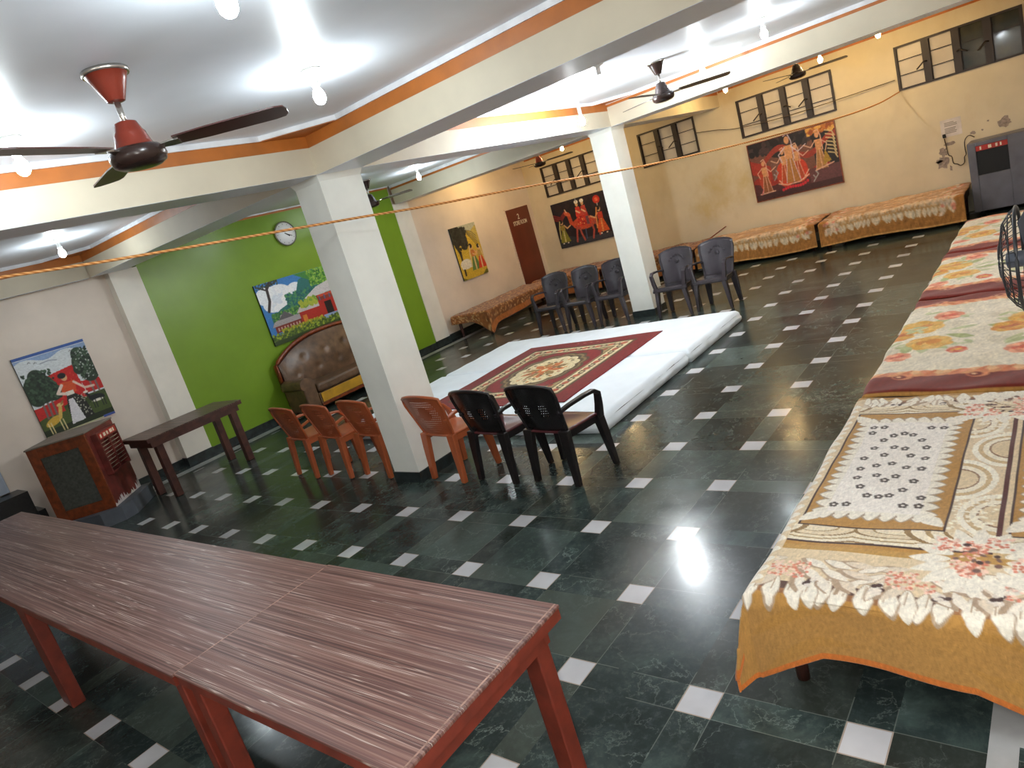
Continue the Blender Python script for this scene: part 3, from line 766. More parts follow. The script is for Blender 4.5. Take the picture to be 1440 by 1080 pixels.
def rug():
    w, h = 2.27, 2.02
    a = Art(w, h, .0075, (112, 14, 17)); R_, CR, BR, OR = (118, 15, 17), (206, 190, 150), (74, 58, 34), (176, 92, 34)
    i0 = .22
    a.rect(i0, i0, w - i0, h - i0, BR); a.rect(i0 + .03, i0 + .03, w - i0 - .03, h - i0 - .03, (116, 98, 62)); a.rect(i0 + .05, i0 + .05, w - i0 - .05, h - i0 - .05, CR)
    # flowers in the border band
    n = 15
    for k in range(n):
        x = i0 + .13 + (w - 2 * i0 - .26) * k / (n - 1)
        for y in (i0 + .13, h - i0 - .13):
            a.ell(x, y, .052, .040, BR if k % 2 else (150, 48, 36)); a.ell(x, y, .026, .02, CR if k % 2 else OR); a.petal(x + .03, y, .06, .03, .9 if k % 2 else -.9, (96, 84, 52))
        y = i0 + .13 + (h - 2 * i0 - .26) * k / (n - 1)
        for x in (i0 + .13, w - i0 - .13):
            a.ell(x, y, .040, .052, BR if k % 2 else (150, 48, 36)); a.ell(x, y, .02, .026, CR if k % 2 else OR); a.petal(x, y + .03, .06, .03, .6 if k % 2 else 2.5, (96, 84, 52))
    i1 = i0 + .235
    a.rect(i1 - .03, i1 - .03, w - i1 + .03, h - i1 + .03, BR); a.rect(i1 - .012, i1 - .012, w - i1 + .012, h - i1 + .012, (136, 118, 76)); a.rect(i1, i1, w - i1, h - i1, R_)
    cx, cy = w / 2, h / 2
    for s_, c in ((1.14, BR), (1.06, (122, 104, 66)), (.99, BR), (.90, CR)):
        for k in range(12):
            t = 2 * PI * k / 12; a.ell(cx + .40 * s_ * math.cos(t), cy + .32 * s_ * math.sin(t), .155 * s_, .13 * s_, c)
        a.ell(cx, cy, .47 * s_, .37 * s_, c)
    for k in range(10):
        t = 2 * PI * k / 10 + .3; a.petal(cx + .06 * math.cos(t), cy + .05 * math.sin(t), .24, .10, t, OR if k % 2 else (140, 110, 60))
    for k in range(60):
        t = RS.uniform(0, 6.3); r = RS.uniform(.1, .42); a.ell(cx + r * math.cos(t), cy + .8 * r * math.sin(t), .025, .018, ((150, 66, 30), BR, (120, 100, 60), (196, 120, 60))[k % 4], t)
    a.ell(cx, cy, .10, .08, (190, 96, 36)); a.ell(cx, cy, .05, .04, CR)
    for sx in (0, 1):
        for sy in (0, 1):
            px, py = (i1 if not sx else w - i1), (i1 if not sy else h - i1); dx, dy = (1 if not sx else -1), (1 if not sy else -1)
            a.poly([(px, py), (px + dx * .30, py), (px + dx * .20, py + dy * .05), (px + dx * .1, py + dy * .10), (px + dx * .05, py + dy * .2), (px, py + dy * .28)], BR)
            a.poly([(px, py), (px + dx * .24, py), (px + dx * .16, py + dy * .04), (px + dx * .07, py + dy * .08), (px + dx * .04, py + dy * .15), (px, py + dy * .22)], (150, 130, 86))
            a.ell(px + dx * .07, py + dy * .06, .04, .03, (150, 48, 36))
    for k in range(5): a.rect(w - .10, .75 + k * .10, w - .085, .79 + k * .10, (190, 120, 110))       # woven letters along the far edge
    a.mottle(.08)
    o = a.mesh('rug', lambda X_, Y_: (X_, Y_, .153 + .0025 * np.sin(3 * X_ + 1) * np.sin(4 * Y_) + .003 * np.sin(2.2 * X_ * Y_ + 1)), 'rugp', None, (5.09, 3.95, 0), .012, .008)
    tag(o, 'maroon patterned rug with medallion lying on the white mattresses', 'rug')
rug()

# ---------------------------------------------------------------- beds and blankets
def bed(x0, x1, y0, y1, label, group, top=.425):
    t = thing('wooden_bed', label, 'bed', ((x0 + x1) / 2, (y0 + y1) / 2, 0), 0, group)
    a, c = (x1 - x0) / 2 - .03, (y1 - y0) / 2 - .03
    MB().rbox(-a, a, -c, c, top - .055, top - .006, .008, 1).build('top', 'wood', t)
    f = MB(); f.box(-a + .02, a - .02, -c + .02, -c + .05, top - .15, top - .056).box(-a + .02, a - .02, c - .05, c - .02, top - .15, top - .056)
    f.box(-a + .02, -a + .05, -c + .051, c - .051, top - .15, top - .056).box(a - .05, a - .02, -c + .051, c - .051, top - .15, top - .056); f.build('frame', 'wood', t)
    for sx in (-1, 1):
        for sy in (-1, 1):
            cx, cy = sx * (a - .075), sy * (c - .075)
            MB().lathe([(.024, 0.002), (.027, .10), (.033, .25), (.035, top - .056)], 14, Matrix.Translation((cx, cy, 0))).build('leg', 'wood', t)
    return t
# cloth over a block: overhang on chosen sides, rounded edges, gentle waves
def drape(art, name, x0, y0, x1, y1, top, hx0=0, hx1=0, hy0=0, hy1=0, mat='blanket', seed=1, flare=.05, wave=.006, cornerdrop=0.0, hem=None, dip=0.0):
    ph = np.random.RandomState(seed).uniform(0, 6, 8)
    def fn(U, V):
        u = U + x0 - hx0; v = V + y0 - hy0             # cloth coordinates laid flat
        r = .05
        def bend(s, lo, hi, n):
            # how far past the edges: inward offset and drop along a quarter-round then straight down
            d = np.where(s < lo, lo - s, np.where(s > hi, s - hi, 0.0)); sg = np.where(s < lo, -1.0, 1.0)
            th = np.clip(d / r, 0, PI / 2)
            off = np.where(d > 0, r * np.sin(th), 0); drop = np.where(d > 0, r * (1 - np.cos(th)) + np.maximum(0, d - r * PI / 2), 0)
            base = np.clip(s, lo, hi)
            return base + sg * (off + flare * np.maximum(0, d - r * PI / 2)), drop, d
        x, dx, ex = bend(u, x0 + r, x1 - r, 0); y, dy, ey = bend(v, y0 + r, y1 - r, 0)
        both = np.minimum(np.maximum(ex - r, 0), np.maximum(ey - r, 0))
        z = top - np.maximum(dx, dy) - .28 * both * (1 + cornerdrop)
        hang = np.clip(np.maximum(ex, ey) / .15, 0, 1)
        wv = wave * (np.sin(9 * u + ph[0]) * np.sin(8 * v + ph[1]) + .6 * np.sin(21 * u + 15 * v + ph[2]))
        x = x + hang * (ex > ey) * (.012 * np.sin(11 * v + ph[3])) * np.where(u < x0, -1, 1) + np.where(u < x0 + r, -1, 1) * .35 * both * (ex > 0)
        y = y + hang * (ey >= ex) * (.014 * np.sin(10 * u + ph[4])) + np.where(v < y0 + r, -1, 1) * .35 * both * (ey > 0)
        z = z + wv * (1 - hang) + .018 * hang * np.sin(3.1 * (u + v) + ph[5])
        if dip: z = z - dip * np.clip(np.maximum(ex, ey) / .2 - .25, 0, 1) * np.exp(-(np.where(ex > ey, np.abs(v - y0), np.abs(u - x0)) / .17) ** 1.5) + .07 * np.clip(ey / .2 - .2, 0, 1) * np.clip((u - x0 - .1) / .3, 0, 1)
        if hem: z = z + np.where(u < x0, np.clip(ex / .2, 0, 1.3), 0) * np.interp(V, *hem)
        return x, y, np.maximum(z, .03)
    return art.mesh(name, fn, mat, None, None, 0, .008)

OC, WH, TAN, DK, CO, BE = (180, 134, 72), (238, 230, 214), (206, 176, 128), (72, 50, 46), (212, 128, 104), (222, 200, 164)
def tan_blanket(step, Lx, Ly, ex0, ex1, ey0, ey1):
    """Ochre plush with white leaf garlands; ex*/ey* are the overhangs, so the printed frame starts where the bed's edge is."""
    a = Art(Lx + ex0 + ex1, Ly + ey0 + ey1, step, OC)
    fx0, fy0 = ex0, ey0; w, h = Lx, Ly
    X_, Y_ = a.X - fx0, a.Y - fy0                      # bed coordinates: x from the near end, y from the wall
    a.X, a.Y = X_, Y_
    a.fill((np.sin(Y_ * 9) * .5 + np.sin(X_ * 47 + 3 * np.sin(Y_ * 6))) > 1.0, (180, 132, 62), .45)
    fill = (X_ > .02) & (X_ < w - .06); a.fill(fill, TAN)
    # leaf fringe at each end: pointed white leaves over a dark ground
    def fringe(xe, sg, y0=-.1, y1=1.10):
        inb = (Y_ < 1.10)
        a.fill((sg * (X_ - xe) > -.008) & (sg * (X_ - xe) < .06) & inb, (150, 104, 70)); a.fill((sg * (X_ - xe) > .02) & (sg * (X_ - xe) < .07) & inb, (92, 66, 58))
        a.fill((sg * (X_ - xe) >= .06) & (sg * (X_ - xe) < .30) & inb, BE)
        out = PI if sg > 0 else 0.0
        k = 0; y = y0
        while y < y1:                                   # outer row: plump white leaves pointing off the edge
            an = out + .22 * math.sin(k * 1.3)
            a.petal(xe + sg * .095, y, .158, .070, an, (180, 158, 134), .60); a.petal(xe + sg * .09, y, .146 + .012 * math.sin(k * 2.1), .061, an, WH, .60)
            a.line([(xe + sg * .08, y), (xe + sg * .01, y)], .004, (178, 150, 120)); k += 1; y += .062
        k = 0; y = y0
        while y < y1:                                   # middle rows: leaves lying along the border, leaning both ways
            for off, ln, sp in ((.115, .12, .5), (.165, .13, 1.0), (.215, .11, 1.25)):
                sd = 1 if ((y + .1) // .21) % 2 < 1 else -1
                a.petal(xe + sg * off, y + .012 * k % .03, ln, .05, out + sg * sd * (sp + .2 * math.sin(k * 1.7)), (176, 150, 124), .5); a.petal(xe + sg * off, y, ln * .95, .040, out + sg * sd * (sp + .2 * math.sin(k * 1.7)), (236, 226, 210) if k % 3 else (222, 206, 184), .5)
            k += 1; y += .07
        for y in (.18, .52, .93):
            for q in range(90): a.ell(xe + sg * RS.uniform(.09, .19), y + RS.uniform(-.075, .075), .0062, .0062, CO if q % 2 else (240, 206, 186))
            for yy in (y + .095, y - .10):
                for q in range(7): a.ell(xe + sg * RS.uniform(.05, .11), yy + RS.uniform(-.018, .018), .011, .011, DK if q % 2 else (226, 214, 200))
        a.fill((sg * (X_ - xe) > .285) & (sg * (X_ - xe) < .32) & inb, (190, 146, 80))
    fringe(.03, 1); fringe(w - .10, -1)
    xs0, xs1 = .50, w - .28                            # the framed panels run between the garlands
    def swag(xa, xb):
        a.rect(xa, -.4, xb, 1.4, BE)
        for yc in (.76, .13, -.5, 1.4):
            for r_, c in ((.30, (150, 120, 80)), (.275, (236, 224, 200)), (.23, (176, 148, 104)), (.21, (232, 218, 190)), (.17, (150, 120, 80)), (.155, (226, 208, 176)), (.10, (170, 140, 100)), (.09, (232, 218, 190))):
                a.fill((((Y_ - (yc - .16)) / r_) ** 2 + ((X_ - xb) / (r_ * .42)) ** 2 < 1) & (X_ > xa) & (X_ < xb), c); a.fill((((Y_ - (yc + .16)) / r_) ** 2 + ((X_ - xb) / (r_ * .42)) ** 2 < 1) & (X_ > xa) & (X_ < xb), c)
        a.rect(xa - .012, .30, xa, 1.4, DK); a.rect(xa - .035, .30, xa - .012, 1.4, (186, 138, 70))
    swag(.385, xs0); swag(xs1, xs1 + .10)
    # column of curls between the two panels
    yA0, yA1 = .455, .985
    a.rect(xs0, -.4, xs1, 1.4, BE)
    for k in range(4):
        xc = xs0 + .15 + (xs1 - xs0 - .3) * k / 3
        for r_, c in ((.15, (244, 236, 218)), (.125, (206, 178, 134)), (.105, (240, 230, 208)), (.08, (150, 116, 88)), (.072, (222, 200, 162))):
            a.fill((((X_ - xc) / (r_ * 1.15)) ** 2 + ((Y_ - (.455 if k % 2 else .30)) / (r_ * .9)) ** 2 < 1) & (Y_ > .30) & (Y_ < .455), c)
    a.dots(90, .008, [(246, 236, 214)], (xs0 + .02, .31, xs0 + .3, .45)); a.dots(70, .008, [(246, 236, 214)], (xs1 - .3, .31, xs1 - .02, .45))
    a.rect(xs0, .285, xs1, .300, (88, 46, 44))
    def panel(ya, yb):
        a.rect(xs0, ya, xs1, yb, DK); a.rect(xs0 + .008, ya + .008, xs1 - .008, yb - .008, OC)
        xa, xb, yc, yd = xs0 + .13, xs1 - .13, ya + .10, yb - .08
        n = 15
        for k in range(n):
            x = xa + (xb - xa) * k / (n - 1)
            for yy, an in ((yc + .04, -PI / 2), (yd - .04, PI / 2)): a.petal(x, yy + (.02 if an > 0 else -.02) * 0, .10, .078, an, (170, 150, 128)); a.petal(x, yy, .095, .068, an, WH, .5)
        for k in range(7):
            y = yc + (yd - yc) * k / 6
            for xx, an in ((xa + .04, PI), (xb - .04, 0)): a.petal(xx, y, .11, .082, an, (170, 150, 128)); a.petal(xx, y, .105, .072, an, WH, .5)
        for cx, cy, an in ((xa, yc, -2.4), (xa, yd, 2.4), (xb, yc, -.7), (xb, yd, .7)): a.petal(cx, cy, .13, .07, an, WH, .5)
        a.rect(xa, yc, xb, yd, (240, 232, 222))
        mx, my = (xa + xb) / 2, (yc + yd) / 2
        fl = [(mx + .36 * math.cos(t) * (xb - xa), my + .36 * math.sin(t) * (yd - yc)) for t in np.linspace(0, 2 * PI, 19)[:-1]]
        fl += [(mx + .19 * math.cos(t) * (xb - xa), my + .18 * math.sin(t) * (yd - yc)) for t in np.linspace(.3, 2 * PI + .3, 10)[:-1]] + [(mx, my)]
        fl += [(xa + .06, yc + .02), (xa + .06, yc + .07), (xa + .06, yd - .02), (xa + .06, yd - .07), (xb - .06, yc + .02), (xb - .06, yc + .07), (xb - .06, yd - .02), (xb - .06, yd - .07), (xa + .13, yc + .02), (xb - .13, yd - .03)]
        for x, y in fl:
            x += RS.uniform(-.008, .008); y += RS.uniform(-.006, .006)
            for q in range(5): a.ell(x + .0125 * math.cos(q * 1.257), y + .0115 * math.sin(q * 1.257), .0085, .0078, (78, 68, 62))
            a.ell(x, y, .0065, .006, (240, 232, 222))
    panel(yA0, yA1); panel(-.25, .265)
    # clusters of coral blossom where the panels meet
    for cx in (.33, w - .22):
        for k in range(16):
            t = 2 * PI * k / 16; a.petal(cx + .08 * math.cos(t), .34 + .08 * math.sin(t), .13, .06, t, WH, .5)
        for k in range(9):
            x, y = cx + RS.uniform(-.12, .12), .34 + RS.uniform(-.13, .13)
            for q in range(34): a.ell(x + RS.uniform(-.04, .04), y + RS.uniform(-.035, .035), .0065, .0065, CO if q % 2 else (240, 206, 186))
        a.dots(12, .010, [DK, (120, 90, 80)], (cx - .1, .26, cx + .1, .42))
    for y_ in np.arange(.985, 1.5, 1):                 # garland along the aisle edge
        a.fill((Y_ > .995) & (X_ > .06) & (X_ < w - .06), BE)
        k = 0; x = .1
        while x < w - .1: a.petal(x, 1.0, .09, .06, PI / 2 + .3 * math.sin(k), WH, .5); k += 1; x += .07
    a.fill(Y_ > 1.10, OC); a.fill(X_ < -.005 - .0 * Y_, OC) if False else None
    a.fill((X_ < -ex0 + .026) | (X_ > w + ex1 - .026 if ex1 else False), (206, 116, 48)); a.fill(Y_ > Ly + ey1 - .026, (206, 116, 48))
    a.X, a.Y = X_ + fx0, Y_ + fy0
    return a.mottle(.035)

def rose(a, x, y, r, c, c2, c3):
    for k in range(7):
        t = k * .9; a.ell(x + r * .45 * math.cos(t), y + r * .42 * math.sin(t), r * .55, r * .48, (c, c2)[k % 2], t)
    for k in range(5):
        t = k * 1.26 + .5; a.ell(x + r * .25 * math.cos(t), y + r * .22 * math.sin(t), r * .34, r * .26, (c2, c3, c)[k % 3], t)
    a.ell(x, y, r * .16, r * .13, c3)
def floral_blanket(step, Lx, Ly, ey1, near, far, seed):
    global RS
    old, RS = RS, np.random.RandomState(seed)
    a = Art(Lx, Ly + ey1, step, (224, 213, 190)); MR, PK, GR, YE, OG_ = (112, 32, 20), (214, 132, 100), (168, 174, 118), (214, 160, 66), (206, 132, 52)
    W, H = Lx, Ly + ey1
    n1 = np.sin(a.X * 13 + 2 * np.sin(a.Y * 7)) * np.sin(a.Y * 11); a.fill(n1 > .55, (208, 196, 170), .6)
    for cx in (W * .52,):
        for cy in (.22, .86):
            for k in range(12):
                t = 2 * PI * k / 12 + RS.uniform(-.2, .2); a.petal(cx + .17 * math.cos(t) * 1.3, cy + .13 * math.sin(t), .17, .07, t + RS.uniform(-.5, .5), GR if k % 2 else (186, 188, 140))
            rose(a, cx + .20, cy + .05, .15, YE, (222, 178, 96), OG_); rose(a, cx - .18, cy - .05, .14, (222, 178, 96), YE, OG_)
            rose(a, cx + .02, cy + .17, .11, OG_, YE, (184, 96, 40)); rose(a, cx + .42, cy - .10, .10, PK, (236, 166, 130), (206, 92, 66)); rose(a, cx - .42, cy + .10, .085, PK, (236, 166, 130), (206, 92, 66))
            rose(a, cx - .36, cy - .22, .06, (206, 92, 66), PK, YE)
    for k in range(16):
        x, y = RS.uniform(.25, W - .25), RS.uniform(0, H); t = RS.uniform(0, 6); a.petal(x, y, .11, .045, t, (178, 182, 130)); a.petal(x, y, .09, .04, t + 1.0, (196, 196, 150))
    def band(x0, x1, sg, edge=False):                              # maroon stripe with a scrolled flame edge
        a.rect(min(x0, x1), 0, max(x0, x1), H, MR); y = 0; k = 0
        while y < H + .1:
            a.ell(x1 + sg * .012, y, .030, .045, (214, 146, 96) if k % 2 else (206, 122, 84)); a.ell(x1 + sg * .042, y + .02, .032, .045, (226, 176, 126) if k % 3 else (214, 138, 100))
            a.petal(x1 - sg * .01, y + .02, .11, .036, (0 if sg > 0 else PI) + (.8 if k % 2 else -.6), (204, 116, 70), .4)
            if k % 6 == 2:
                a.ell(x1 - sg * .025, y, .042, .055, (212, 136, 92)); a.ell(x1 - sg * .030, y + .012, .026, .034, MR); a.ell(x1 - sg * .026, y + .018, .012, .014, (226, 180, 136))
            y += .062; k += 1
        if edge: a.rect(min(x0, x0 + sg * .022), 0, max(x0, x0 + sg * .022), H, (180, 134, 72))
    if near: band(0, near, 1, seed == 11)
    if far: band(W, W - far, -1)
    y = H - .10
    for k in range(int(W / .09)): a.petal(k * .09 + .04, y, .08, .05, PI / 2 + .5 * math.sin(k), (PK, (230, 170, 130))[k % 2], .5)
    a.mottle(.04); RS = old
    return a

BR_ = 'wooden beds in the row along the aisle'
bedsA = [(2.11, 4.04, 'wooden bed under the tan leaf patterned blanket, nearest the camera'), (4.06, 6.08, 'wooden bed under the rose blanket next to the tan one'),
         (6.10, 7.73, 'wooden bed under the middle rose blanket of the aisle row'), (7.75, 9.50, 'wooden bed under the rose blanket closest to the grey metal cooler')]
for x0, x1, lab in bedsA: bed(x0, x1, .03, 1.06, lab, BR_)
TOP = .452
o = drape(tan_blanket(.0044, 1.95, 1.04, .24, .0, .0, .20), 'plush_blanket', 2.10, .02, 4.05, 1.075, TOP, hx0=.24, hy1=.20, seed=3, flare=.03, wave=.004, hem=([0, .2, .34, .6, .8, .93, 1.04, 1.3], [-.04, -.05, .0, .005, .0, -.05, -.10, -.10]))
tag(o, 'tan plush blanket with white leaf garlands and coral flowers on the nearest bed', 'blanket', 'blankets on the aisle beds')
for (x0, x1, nb, fb, sd, lab) in ((4.07, 6.10, .27, .20, 11, 'cream rose blanket with maroon bands, right behind the tan blanket'), (6.11, 7.74, .28, .20, 12, 'cream rose blanket with maroon bands, second behind the tan blanket'),
                              (7.755, 9.50, .20, .06, 13, 'cream rose blanket farthest down the aisle row, before the grey metal cooler')):
    o = drape(floral_blanket(.0095, x1 - x0 + .0, 1.04, .20, nb, fb, sd), 'plush_blanket', x0 - .0, .02, x1, 1.075, TOP + .002, hy1=.20, seed=sd, flare=.03)
    tag(o, lab, 'blanket', 'blankets on the aisle beds')

# beds along the window wall and the store room
def wall_blanket(Lx, Ly, e0, ey0, ey1, kind, seed, step=.016):
    """x runs from the aisle hem to the wall, y along the bed."""
    global RS
    old, RS = RS, np.random.RandomState(seed)
    a = Art(Lx + e0, Ly + ey0 + ey1, step, (166, 114, 60)); X_, Y_ = a.X - e0, a.Y - ey0; a.X, a.Y = X_, Y_
    if kind == 'lace':
        a.rect(-.14, .18, Lx, Ly - .18, (188, 146, 98))
        for k in range(60): a.ell(RS.uniform(-.02, Lx), RS.uniform(.2, Ly - .2), .07, .10, ((206, 168, 124), (186, 144, 92), (214, 180, 138))[k % 3], RS.uniform(0, 3), .8)
        for k in range(7): a.line([(.06 + .10 * k + .02 * math.sin(q), .25 + (Ly - .5) * q / 20) for q in range(21)], .016, (152, 104, 62))
        y = .16
        while y < Ly - .12:
            a.petal(-.08, y, .13, .060, PI + RS.uniform(-.5, .5), (212, 194, 164), .5); a.petal(-.06, y + .02, .15, .05, RS.uniform(-.9, .9), (204, 178, 144)); a.petal(-.02, y, .10, .04, RS.uniform(-.9, .9), (214, 186, 156)); y += .05
        for yy in (.2, Ly - .2):
            for k in range(26): a.petal(RS.uniform(-.15, Lx), yy + RS.uniform(-.08, .08), .13, .055, RS.uniform(0, 6), (212, 188, 160)); a.ell(RS.uniform(-.15, Lx), yy + RS.uniform(-.1, .1), .025, .025, (214, 140, 116))
        a.fill(X_ < -e0 + .02, (214, 160, 90))
    else:
        a.fill(a.X > -9, (140, 84, 40))
        a.rect(-.20, .1, Lx, Ly - .1, (122, 74, 36))
        for k in range(1500): a.ell(RS.uniform(-e0, Lx), RS.uniform(-ey0, Ly + ey1), .016, .012, ((214, 174, 120), (194, 144, 90), (120, 70, 34))[k % 3], RS.uniform(0, 3))
        for xx in (-.16, .30, .5): a.line([(xx, 0), (xx, Ly)], .03, (176, 112, 56))
        a.fill(X_ < -e0 + .10, (176, 104, 48))
    a.X, a.Y = X_ + e0, Y_ + ey0; RS = old
    return a.mottle(.06)
WB = 'wooden beds along the window wall'; BW = 'blankets along the window wall'
specs = [(1.30, 3.30, 'lace', 'closest to the grey metal cooler', .06, .0), (3.34, 5.42, 'lace', 'below the red painting, behind dark chairs', .0, .0),
         (5.46, 7.42, 'speck', 'behind the far column', .0, .0), (7.46, 9.2, 'speck', 'under the camel painting', .0, .0)]
for i, (y0, y1, kind, where, ea, eb) in enumerate(specs):
    bed(11.86, 12.96, y0, y1, 'wooden bed by the window wall, ' + where, WB)
    o = drape(wall_blanket(1.10, y1 - y0, .36, .0, .0, kind, 20 + i), 'plush_blanket', 11.85, y0, 12.97, y1, TOP, hx0=.36, seed=30 + i, flare=.05, wave=.01)
    tag(o, ('ochre blanket with pale leaves on the bed ' if kind == 'lace' else 'brown speckled blanket on the bed ') + where, 'blanket', BW)
bed(9.36, 11.76, 8.42, 9.36, 'wooden bed beneath the tree painting, its legs showing under a drooping blanket', 'wooden beds by the store room')
o = drape(wall_blanket(.94, 2.42, .24, .20, .0, 'speck', 41), 'plush_blanket', -.02, .0, .94, 2.42, TOP, hx0=.24, hy0=.20, seed=44, flare=.05, cornerdrop=.3, dip=.20)
o.location = (9.34, 9.38, 0); o.rotation_euler.z = 0
# turn the cloth so its hem faces the room: (x,y) -> (y,-x)
for v in o.data.vertices:
    x, y, z = v.co; v.co = (y, x - .94 - .02, z)
o.data.flip_normals()
tag(o, 'brown speckled blanket drooping at its corner, beneath the tree painting', 'blanket', 'blankets by the store room')
MB().tube([(11.95, 5.30, .485), (12.75, 5.12, .62)], .012, 8).build('stick', 'frame')
tag(bpy.data.objects['stick'], 'thin brown stick leaning on the bed behind the far chairs', 'stick')

# ---------------------------------------------------------------- tables
def table(label, x0, x1, y0, y1, H, legs, lam, paint, legw=.07, cat='table', group=None, apron=.07, trims=()):
    t = thing('wooden_table', label, cat, ((x0 + x1) / 2, (y0 + y1) / 2, 0), 0, group); cx, cy = (x0 + x1) / 2, (y0 + y1) / 2
    MB().rbox(x0 - cx, x1 - cx, y0 - cy, y1 - cy, H - .012, H, .002, 1).build('tabletop', lam, t)
    MB().box(x0 - cx + .004, x1 - cx - .004, y0 - cy + .004, y1 - cy - .004, H - .052, H - .0125).build('edge_strip', paint, t)
    i = .045; b = MB()
    b.box(x0 - cx + i, x0 - cx + i + .025, y0 - cy + i, y1 - cy - i, H - .052 - apron, H - .053).box(x1 - cx - i - .025, x1 - cx - i, y0 - cy + i, y1 - cy - i, H - .052 - apron, H - .053)
    b.box(x0 - cx + i + .026, x1 - cx - i - .026, y0 - cy + i, y0 - cy + i + .025, H - .052 - apron, H - .053).box(x0 - cx + i + .026, x1 - cx - i - .026, y1 - cy - i - .025, y1 - cy - i, H - .052 - apron, H - .053)
    b.build('apron', paint, t)
    for k in trims: MB().box(x0 - cx + .003, x1 - cx - .003, y0 - cy + k - .003, y0 - cy + k + .003, H - .004, H + .0006).build('edge_trim', 'worn', t)
    for lx, ly, w, d in legs:
        MB().rbox(lx - cx - w / 2, lx - cx + w / 2, ly - cy - d / 2, ly - cy + d / 2, .001, H - .0525, .008, 2).build('leg', paint, t)
    return t
TG = 'long streaked tables in the foreground'
table('streaked wood table with red painted legs, its corner jutting out in the foreground', .745, 1.487, 1.405, 2.690, .76,
      [(1.43, 1.52, .07, .075), (.80, 1.52, .07, .075), (1.43, 2.62, .07, .07), (.80, 2.62, .07, .07)], 'laminate', 'redwood', group=TG, trims=(.014, 1.2815))
table('longer streaked wood table joined end to end, running off toward the wooden air cooler', .735, 1.485, 2.694, 7.25, .757,
      [(1.43, 2.77, .07, .07), (.80, 2.77, .07, .07), (1.43, 4.80, .075, .17), (.80, 4.80, .075, .17), (1.40, 7.15, .075, .075), (.80, 7.15, .075, .075)], 'laminate', 'redwood', group=TG)
table('small dark brown wooden table against the pilaster, between air cooler and green wall', 2.99, 4.20, 8.13, 8.83, .77,
      [(3.13, 8.25, .085, .085), (4.09, 8.25, .085, .085), (3.13, 8.72, .085, .085), (4.09, 8.72, .085, .085)], 'laminate2', 'wood')

# ---------------------------------------------------------------- leather sofa with camel back
def sofa():
    t = thing('leather_sofa', 'brown leather sofa with arched wooden back rail and mustard front, against the green wall', 'sofa', (6.52, 9.40, 0), ROT)
    Wd = 2.02; hw = Wd / 2
    def top(x): return .80 + .32 * max(0, 1 - (abs(x) / (hw + .05)) ** 2.6)
    # back: tufted cushion bulging forward
    b = MB()
    def back(u, v):
        x = (u - .5) * (Wd - .06); zt = top(x) - .035; z = .36 + (zt - .36) * v
        bulge = .10 * math.sin(PI * min(1, max(0, u * 1.0))) ** .4 * math.sin(PI * (.12 + .80 * v)) ** .7
        d = 1.0
        for k in range(5):
            for q, zz in enumerate((.62, .83)):
                bx = (k - 2) * .38 + (.19 if q else 0)
                d -= .30 * math.exp(-((x - bx) ** 2 + (z - zz) ** 2) / .0016)
        return (x, -.13 - .05 * (1 - v) - bulge * d, z)
    b.grid(back, 60, 24); b.build('back_cushion', 'leather', t)
    b = MB(); N = 28
    poly = [(-hw + .03, .18)] + [(-hw + .03 + (Wd - .06) * k / N, top(-hw + .03 + (Wd - .06) * k / N) - .03) for k in range(N + 1)] + [(hw - .03, .18)]
    b.prism(poly, .02, .13, Matrix(((1, 0, 0, 0), (0, 0, -1, 0), (0, 1, 0, 0), (0, 0, 0, 1)))); b.build('back_panel', 'wood', t)
    b = MB(); P = [(-hw, -.10, .50)] + [(-hw + Wd * k / 40, -.10, top(-hw + Wd * k / 40)) for k in range(41)] + [(hw, -.10, .50)]
    b.tube(P, .032, 8); b.build('back_rail', 'frame', t)
    for k in range(5):
        for q, zz in enumerate((.62, .83)):
            if q and k == 4: continue
            bx = (k - 2) * .38 + (.19 if q else 0); MB().lathe([(.016, 0), (.013, .008), (.004, .012)], 10, Matrix.Translation((bx, -.185, zz)) @ Matrix.Rotation(PI / 2, 4, 'X')).build('button', 'leather', t)
    MB().rbox(-hw + .20, hw - .20, -.66, -.14, .30, .44, .05, 3).build('seat_cushion', 'leather', t)
    MB().rbox(-hw + .19, hw - .19, -.64, -.12, .12, .299, .006, 1).build('base', 'leather', t)
    MB().rbox(-hw + .22, hw - .22, -.655, -.641, .15, .29, .004, 1).build('front_panel', 'mustard', t)
    MB().rbox(-hw + .19, hw - .19, -.66, -.641, .10, .145, .004, 1).build('front_rail', 'frame', t)
    for s_ in (-1, 1):
        b = MB(); x0, x1 = sorted((s_ * (hw - .17), s_ * (hw + .05)))
        b.rbox(x0, x1, -.68, -.16, .08, .50, .03, 2)
        c = (s_ * (hw - .03)); b.rings([[(c + (.13 + .015 * math.cos(3 * a_)) * math.cos(a_), y, .50 + .085 * math.sin(a_)) for a_ in [2 * PI * k / 16 for k in range(16)]] for y in (-.70, -.685, -.2, -.16)], True)
        b.build('arm', 'leather', t, sharp=60)
    for sx in (-1, 1):
        for y in (-.60, -.10): MB().lathe([(.02, .002), (.028, .05), (.03, .10)], 10, Matrix.Translation((sx * (hw - .08), y, 0))).build('leg', 'wood', t)
sofa()

